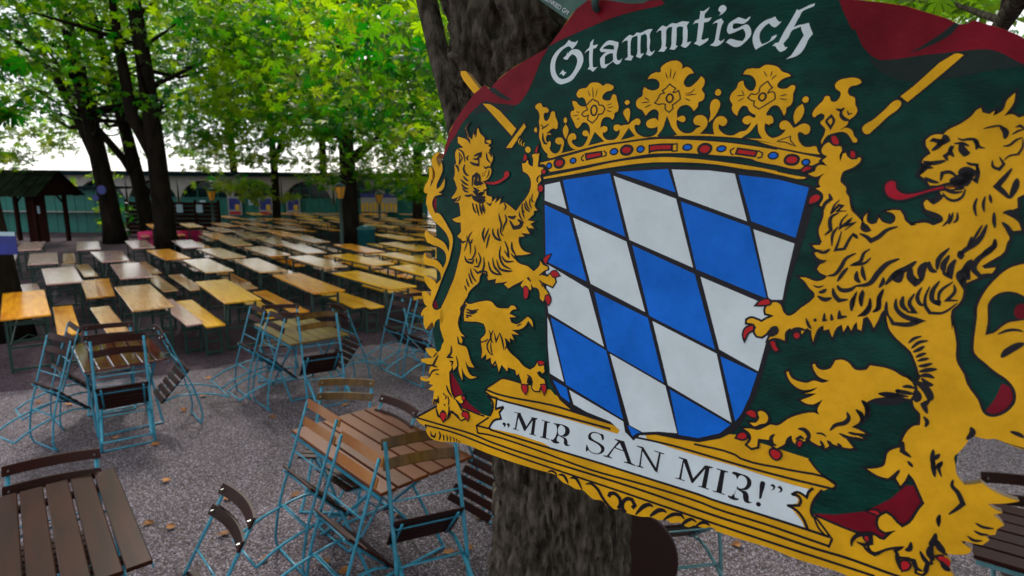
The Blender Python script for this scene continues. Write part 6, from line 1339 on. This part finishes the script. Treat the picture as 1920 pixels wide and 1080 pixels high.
TB = [(-6.38, 7.12, 130, 'amber', 'big amber beer table at the left picture edge, nearest to the dark trunk', (0, 1)),
      (-5.1, 7.7, 129, 'pale', 'worn pale beer table with grey stains, second in the front row from the left', (1, 1)),
      (-4.12, 8.25, 128, 'yellow', 'bright honey yellow beer table with one dark knot, third in the front row', (1, 1)),
      (-3.1, 9.04, 128, 'amber', 'long amber beer table, fourth in the front row, behind two leaning chair backs', (1, 1)),
      (-1.99, 9.45, 131, 'yellow', 'golden yellow beer table in the front row, left of the painted lion tail', (1, 1)),
      (-7.76, 9.62, 130, 'pinkish', 'pinkish white beer table in the second row behind the big amber one', (1, 1)),
      (-6.94, 10.25, 128, 'pinkish', 'pinkish beer table with a brown burn mark, second row behind the worn pale one', (1, 1)),
      (-5.83, 11.03, 129, 'pale', 'nearly white beer table in the second row behind the honey yellow one', (1, 1)),
      (-4.84, 11.12, 127, 'pale', 'cream coloured beer table in the second row whose end meets the long amber table', (1, 1)),
      (-3.8, 11.75, 129, 'pale', 'cream and amber beer table in the second row, before the lantern post', (1, 1)),
      (-2.92, 12.16, 130, 'yellow', 'amber beer table with white glare stripe, second row, right of the lantern post', (1, 1)),
      (-1.92, 12.46, 128, 'yellow', 'yellow beer table in the second row cut off by the golden tail tufts', (1, 1)),
      (-1.2, 10.3, 128, 'yellow', 'yellow beer table peeping out behind the golden tail, front row end', (1, 1)),
      (-9.88, 11.84, 128, 'pinkish', 'pink tinted beer table with a brown streak, leftmost of the third row', (0, 1)),
      (-8.74, 12.32, 129, 'pinkish', 'pink tinted wide looking beer table in the third row below the terracotta planter', (1, 1)),
      (-7.66, 12.78, 129, 'amber', 'half pink half amber beer table just below the straight dark trunk', (1, 1)),
      (-6.54, 13.09, 129, 'pale', 'greenish white beer table in the third row, right of the straight dark trunk', (1, 1)),
      (-5.67, 13.57, 128, 'pale', 'greenish white beer table with an amber end in the third row', (1, 1)),
      (-4.96, 14.14, 127, 'pale', 'greyish white beer table in the third row, left of the lantern post', (1, 1)),
      (-3.61, 14.38, 127, 'amber', 'ochre beer table in the third row just in front of the teal bin', (1, 1)),
      (-2.46, 14.9, 128, 'yellow', 'yellow beer table in the third row right of the teal bin', (1, 1)),
      (-12.1, 14.22, 127, 'pinkish', 'bluish white beer table, leftmost of the fourth row near the timber hut', (1, 0)),
      (-10.73, 14.39, 127, 'pinkish', 'lilac white beer table in the fourth row beneath the forked trunk', (1, 1)),
      (-9.66, 14.86, 128, 'pinkish', 'beer table with a lilac end left of the magenta crates', (1, 1)),
      (-8.5, 15.02, 125, 'pinkish', 'white beer table below the right stack of magenta crates', (1, 1)),
      (-7.52, 15.75, 127, 'pale', 'olive tinted beer table in the fourth row', (1, 1)),
      (-6.46, 15.92, 125, 'pale', 'brownish beer table in the fourth row', (1, 1)),
      (-5.69, 16.62, 126, 'pale', 'dull pale beer table in the fourth row left of the lantern post', (1, 1)),
      (-3.19, 17.53, 127, 'yellow', 'yellowish beer table in the fourth row right of the teal bin', (1, 1)),
      (-2.1, 17.9, 127, 'yellow', 'yellowish beer table in the fourth row, second right of the teal bin', (1, 1)),
      (-8.86, 17.43, 127, 'amber', 'amber beer table right of the right stack of magenta crates', (1, 1)),
      (-7.99, 17.79, 126, 'pale', 'pinkish beer table in the fifth row', (1, 1)),
      (-7.19, 18.46, 126, 'amber', 'amber beer table in the fifth row', (1, 1))]
for j in range(0, 8):
    for i in range(-6, 16):
        x = -8.86 + i * 1.02 - j * 1.02; y = 17.43 + i * .52 + j * 2.35
        if y < 18.6 or y > 31.2 or x < -13.5 or x > -.6: continue
        TB.append((x, y, 127, random.choice(['amber', 'amber', 'pale', 'yellow'] if x < -5 else ['yellow', 'yellow', 'amber', 'pale']), None, (1, 1)))
placed = []
for x, y, a, k, lab, bn in TB:
    an = math.radians(a); d = Vector((math.cos(an), math.sin(an))); n = Vector((d.y, -d.x)); A = Vector((x, y)); c = A + d * 1.1 + n * .25
    if lab is None:
        bad = any((c - Vector((q[0], q[1]))).length < q[2] + .55 for q in AVOID) or any((c - q).length < .95 for q in placed)
        if bad or c.y > 31.4: continue
    placed.append(c)
    put('beer_table', k, c, an + random.uniform(-.035, .035) * (lab is None or y > 12), lab or 'varnished beer table in the dense far rows before the arcade', 'beer tables in rows' if lab else 'beer tables in the far rows')
    near = lab is not None and y < 12
    for s, on in ((-1, bn[0]), (1, bn[1])):
        if not on: continue
        cb = c + n * (s * random.uniform(.42, .47)) + d * random.uniform(-.12, .12)
        if any((cb - Vector((q[0], q[1]))).length < q[2] for q in AVOID): continue
        kk = k if random.random() < .6 else random.choice(['amber', 'yellow'] if x > -5 else ['pale', 'pinkish', 'amber'])
        side = 'left' if s < 0 else 'right'
        put('beer_bench', kk, cb, an + random.uniform(-.03, .03), ('narrow bench along the %s side of the ' % side + ' '.join(lab.split()[:8]).rstrip(',')) if near else 'narrow wooden bench in the rows of beer tables', 'benches beside the beer tables' if near else 'benches in the far rows')
for i, (px, py) in enumerate(((545, 424), (592, 421), (628, 420), (700, 420), (770, 421))):
    p = GD(px, py, 31.6); root = empty('round_table', (p.x, 32.0 - .3 * (i % 2), 0)); tag(root, 'round pale table before the teal boards, number %s from the left'.replace('number %s', ['first', 'second', 'third', 'fourth', 'fifth'][i]), 'table', 'round tables before the arcade')
    q = MB(); q.lathe([(.02, .74), (.68, .74), (.69, .755), (.68, .77), (.02, .77)], 28); q.build('tabletop', M['top_pale'], root)
    q = MB(); q.lathe([(.25, 0), (.24, .03), (.05, .06), (.05, .74)], 12); q.build('pedestal', M['green_steel'], root)

# ------------------------------------------------------------------ folding garden chairs
def chair_proto(name, steel, slat_back, slat_seat, tipped=False):
    root = empty(name); W = .20
    A = [(.0, 0), (-.07, .035), (-.16, .13), (-.27, .27), (-.36, .42), (-.64, .90)]
    B = [(-.03, .46), (-.16, .43), (-.33, .28), (-.45, .13), (-.55, .0)]
    if tipped: B = [(-.03, .46), (-.13, .40), (-.23, .26), (-.33, .06), (-.37, -.10)]      # rear legs hang down while the chair is tipped
    def sm(P, k=4):
        Q = rule_smooth(P, False, k, 70); return [(p[0], p[1]) for p in Q]
    fa = MB(); Aw = W + .012
    for s in (-1, 1): fa.tube([(x, s * Aw, z) for x, z in sm(A)], .0125, 6, flat=.7)
    for x, z, r in ((0, .005, .009), (-.25, .25, .006), (-.37, .44, .006), (-.455, .585, .006)): fa.tube([(x, -Aw, z), (x, Aw, z)], r, 5)
    fa.build('back_frame', M[steel], root, True)
    fb = MB(); Bw = W - .012
    for s in (-1, 1): fb.tube([(x, s * Bw, z) for x, z in sm(B)], .0125, 6, flat=.7)
    for x, z, r in ((B[-1][0], B[-1][1] + .005, .009), (B[2][0], B[2][1], .006)): fb.tube([(x, -Bw, z), (x, Bw, z)], r, 5)
    for s in (-1, 1): fb.tube([(-.02, s * (Bw - .02), .462), (-.44, s * (Bw - .02), .44)], .009, 5)
    fb.build('leg_frame', M[steel], root, True)
    for k in range(6):
        q = MB(); q.box((-.035 - k * .076, 0, .476 - k * .003), (.058, .42, .016), None, 0, .004); q.build('seat_slat', M[slat_seat], root)
    for z0 in (.785, .893):
        q = MB(); n = 10; v = []; tz = (z0 - .42) / .48; xx = -.36 - .28 * tz
        for i in range(n + 1):
            y = -.235 + .47 * i / n; bow = -.035 * (1 - (y / .235) ** 2)
            for dz in (-.027, .027):
                for dx in (0, .014): v.append((xx + .010 + bow + dx - dz * .58, y, z0 + dz))
        f = []
        for i in range(n):
            a = i * 4; b_ = a + 4
            f += [(a, a + 2, b_ + 2, b_), (a + 1, b_ + 1, b_ + 3, a + 3), (a, b_, b_ + 1, a + 1), (a + 2, a + 3, b_ + 3, b_ + 2)]
        f += [(0, 1, 3, 2), (n * 4, n * 4 + 2, n * 4 + 3, n * 4 + 1)]
        q.add(v, f); sl = q.build('back_slat', M[slat_back], root)
        for s in (-1, 1):
            sc_ = MB(); sc_.tube([(xx + .004, s * .205, z0), (xx + .030, s * .205, z0)], .0055, 6); sc_.build('screw', M['steel'], sl)
    return root
CH = {}
for nm, st, b1, s1_ in (('dark', 'blue_steel', 'dark_slat', 'dark_slat'), ('red', 'blue_steel', 'red_slat', 'slat'), ('olive', 'blue_steel', 'olive_slat', 'dark_slat'), ('grey', 'grey_blue_steel', 'dark_slat', 'dark_slat')):
    for tp in (False, True):
        if (nm, tp) in (('red', False),): continue
        CH[(nm, tp)] = [chair_proto('folding_chair', st, b1, s1_, tp), False]
def chair(kind, x, y, head, tip, label, group='folding chairs around the garden tables'):
    kk = (kind, tip > 0); p, used = CH[kk]; o = copy_tree(p) if used else p; CH[kk][1] = True
    o.scale = (.94, 1.0, .94); o.location = (x, y, .006); o.rotation_euler = (0, math.radians(tip), math.radians(head)); tag(o, label, 'chair', group); return o
def garden_table(x, y, rz, slatm, label, L=1.2, Wd=.70, steel='blue_steel', mix=None):
    root = empty('garden_table', (x, y, .004), math.radians(rz)); tag(root, label, 'table', 'slatted garden tables')
    n = 6; w1 = Wd / n
    for k in range(n):
        q = MB(); q.box((0, -Wd / 2 + w1 * (k + .5), .738 + .0012 * (k % 2)), (L - .004 * (k % 3), w1 - .010, .022), None, 0, .005); q.build('slat', M[slatm if not (k == 0 and mix) else mix], root)
    for s in (-1, 1):
        q = MB(); q.box((s * (L / 2 - .16), 0, .712), (.05, Wd - .06, .026)); q.build('batten', M[slatm], root)
        q = MB(); yy = s * (Wd / 2 - .07)
        q.tube([(-L / 2 + .18, yy, .698), (L / 2 - .24, yy, 0)], .012, 6); q.tube([(L / 2 - .18, yy * .9, .698), (-L / 2 + .24, yy * .9, 0)], .012, 6)
        q.build('leg', M[steel], root, True)
    for s in (-1, 1):
        q = MB(); q.tube([(s * (L / 2 - .24), -(Wd / 2 - .07), .01), (s * (L / 2 - .24), Wd / 2 - .07, .01)], .009, 5); q.build('stretcher', M[steel], root)
        q = MB(); q.tube([(s * .3, -(Wd / 2 - .07), .62), (s * .3, Wd / 2 - .07, .62)], .007, 5); q.build('cross_rod', M[steel], root)
    # steel angle rim under the edge
    q = MB()
    for s in (-1, 1): q.box((0, s * (Wd / 2 - .004), .716), (L - .02, .006, .022))
    q.build('edge_rail', M[steel], root)
    return root
garden_table(-2.33, 2.71, -49, 'slat', 'wet brown slatted garden table with an algae stained right slat, bottom left corner', mix='olive_slat')
M['warm_slat'] = mat('warm_brown_slat', (.14, .036, .003), rough=.36, spec=.12, col2=(.075, .016, .002), vscale=2, bump=.15, bscale=40, bdist=.002, coat=.05, obj_var=.2)
garden_table(-.91, 3.77, -46, 'warm_slat', 'warm brown slatted garden table, chairs tipped against it, left of the big trunk')
garden_table(-4.09, 5.88, -49, 'gloss_slat', 'shiny dark red slatted garden table inside the left ring of blue chairs')
garden_table(-2.55, 6.87, -49, 'moss_slat', 'olive yellow slatted garden table inside the middle ring of blue chairs')
garden_table(-.80, 7.75, -49, 'dark_slat', 'dark slatted garden table half hidden behind the tail of the painted lion')
garden_table(2.95, 2.52, -35, 'dark_slat', 'dark wet slatted garden table cut by the right picture edge under the sign', steel='grey_blue_steel')
chair('dark', -2.43, 2.77, -58, 0, 'upright blue chair with black brown back, far end of the algae stained table')
chair('dark', -1.86, 2.42, 223, 0, 'upright blue chair with dark back, standing alone between the two nearest tables')
chair('red', -1.45, 3.52, 44, 50, 'tipped chair with glossy orange brown back slats, left corner of the warm brown table')
chair('red', -1.06, 2.99, 44, 50, 'tipped chair with peeling orange back slat, mid near side of the warm table')
chair('olive', -.44, 3.07, 113, 50, 'tipped chair with olive brown back, near right end of the warm table')
chair('dark', -.06, 3.93, 226, 50, 'tipped chair whose dark seat slats show right of the warm brown table')
chair('olive', -1.40, 4.12, -92, 0, 'upright chair with two brown back slats, far left corner of the warm table')
chair('dark', -1.26, 3.79, 226, 0, 'upright chair with dark back slats, just left of the ledge tip of the sign')
chair('dark', -4.42, 5.21, 62, 48, 'tipped blue chair with bluish back, leftmost in front of the shiny dark red table')
chair('dark', -4.68, 5.72, 48, 48, 'tipped blue chair behind the leftmost one in the left ring')
chair('dark', -3.63, 5.22, 124, 48, 'tipped blue chair facing the viewer side, in front of the shiny dark red table')
chair('dark', -3.38, 5.95, 221, 50, 'tipped blue chair at the right side of the left ring, long legs reaching right')
chair('dark', -4.35, 6.05, -60, 0, 'upright blue chair with two dark back slats, far side of the left ring')
chair('dark', -3.17, 6.62, 44, 48, 'tipped blue chair, leftmost of the middle ring')
chair('dark', -2.80, 6.27, 44, 48, 'tipped blue chair with glaring post, second from left in the middle ring')
chair('olive', -2.08, 6.28, 122, 48, 'tipped chair with yellowish back slat at the near end of the middle ring')
chair('dark', -2.98, 7.12, -78, 0, 'upright blue chair with two dark back slats, far end of the middle ring')
chair('dark', -1.90, 7.10, 222, 50, 'tipped chair on the right side of the middle ring, legs reaching right')
chair('dark', -1.62, 7.50, 44, 48, 'tipped blue chair with shining post, leftmost beside the dark table behind the lion tail')
chair('dark', -1.22, 7.05, 44, 48, 'tipped blue chair nearest to the golden lion tail')
chair('dark', -.55, 7.0, 120, 48, 'tipped blue chair behind the lower left of the sign')
chair('dark', -1.15, 8.1, -60, 0, 'upright blue chair at the far side of the dark table behind the lion tail')
chair('grey', 1.02, 3.05, 100, 44, 'greyish blue chair frame tipped over just right of the big trunk')
chair('grey', 2.80, 2.56, -108, 0, 'greyish blue chair with black brown back at the right picture edge')
M['black_wood'] = mat('near_black_wood', (.02, .005, .004), rough=.5, spec=.2)
p = GD(1170, 1052, 2.75); root = empty('folded_tabletop', (p.x, p.y, .0)); tag(root, 'dark brown round tabletop leaning on its edge behind the big trunk', 'tabletop')
q = MB(); q.lathe([(.02, 0), (.27, 0), (.28, .012), (.27, .024), (.02, .024)], 40); me = q.mesh('disc'); me.transform(Matrix.Translation((0, 0, p.z)) @ Matrix.Rotation(math.radians(80), 4, 'X')); link('disc', me, M['black_wood'], root)
q = MB(); q.tube([(0, .03, p.z - .26), (.05, .06, 0)], .012, 6); q.tube([(-.12, .03, p.z - .22), (-.1, .3, 0)], .012, 6); q.build('leg', M['grey_blue_steel'], root)

# ------------------------------------------------------------------ small things on the gravel
fl = []
for k in range(5):
    T_ = np.array([(0, 0, 0), (-.32, .25, .05), (-.42, .62, .12), (-.12, .72, .05), (0, 1.05, .16), (.14, .7, .04), (.4, .6, .13), (.3, .22, .04)]) + rng.normal(0, .05, (8, 3))
    me = bpy.data.meshes.new('fallen_leaf'); me.from_pydata([tuple(v * .085) for v in T_], [], [(0, 1, 2, 3), (0, 3, 4, 5), (0, 5, 6, 7)]); me.update(); me.materials.append(M['fallen']); fl.append(me)
spots = [(290, 1075 - 98), (395, 710), (545, 930), (430, 1000), (610, 870), (1370, 1020), (740, 968), (835, 1030), (425, 938), (320, 900), (350, 770), (505, 780), (640, 760), (690, 620), (215, 820), (600, 1060), (330, 985), (655, 1075), (385, 740), (130, 760), (300, 830)]
for i, (x, y) in enumerate(spots):
    p = G(x, y, .012); o = bpy.data.objects.new('fallen_leaf', fl[i % 5]); C.objects.link(o); o.location = p; o.rotation_euler = (random.uniform(-.2, .2), random.uniform(-.2, .2), random.uniform(0, 6)); tag(o, 'small orange brown fallen leaf lying on the gravel', 'leaf', 'fallen leaves on the gravel')
for i in range(28):
    x, y = random.uniform(-6, 4), random.uniform(2.2, 9)
    o = bpy.data.objects.new('fallen_leaf', fl[i % 5]); C.objects.link(o); o.location = (x, y, .012); s = random.uniform(.5, 1); o.scale = (s, s, s); o.rotation_euler = (0, random.uniform(-.2, .2), random.uniform(0, 6)); tag(o, 'small orange brown fallen leaf lying on the gravel', 'leaf', 'fallen leaves on the gravel')
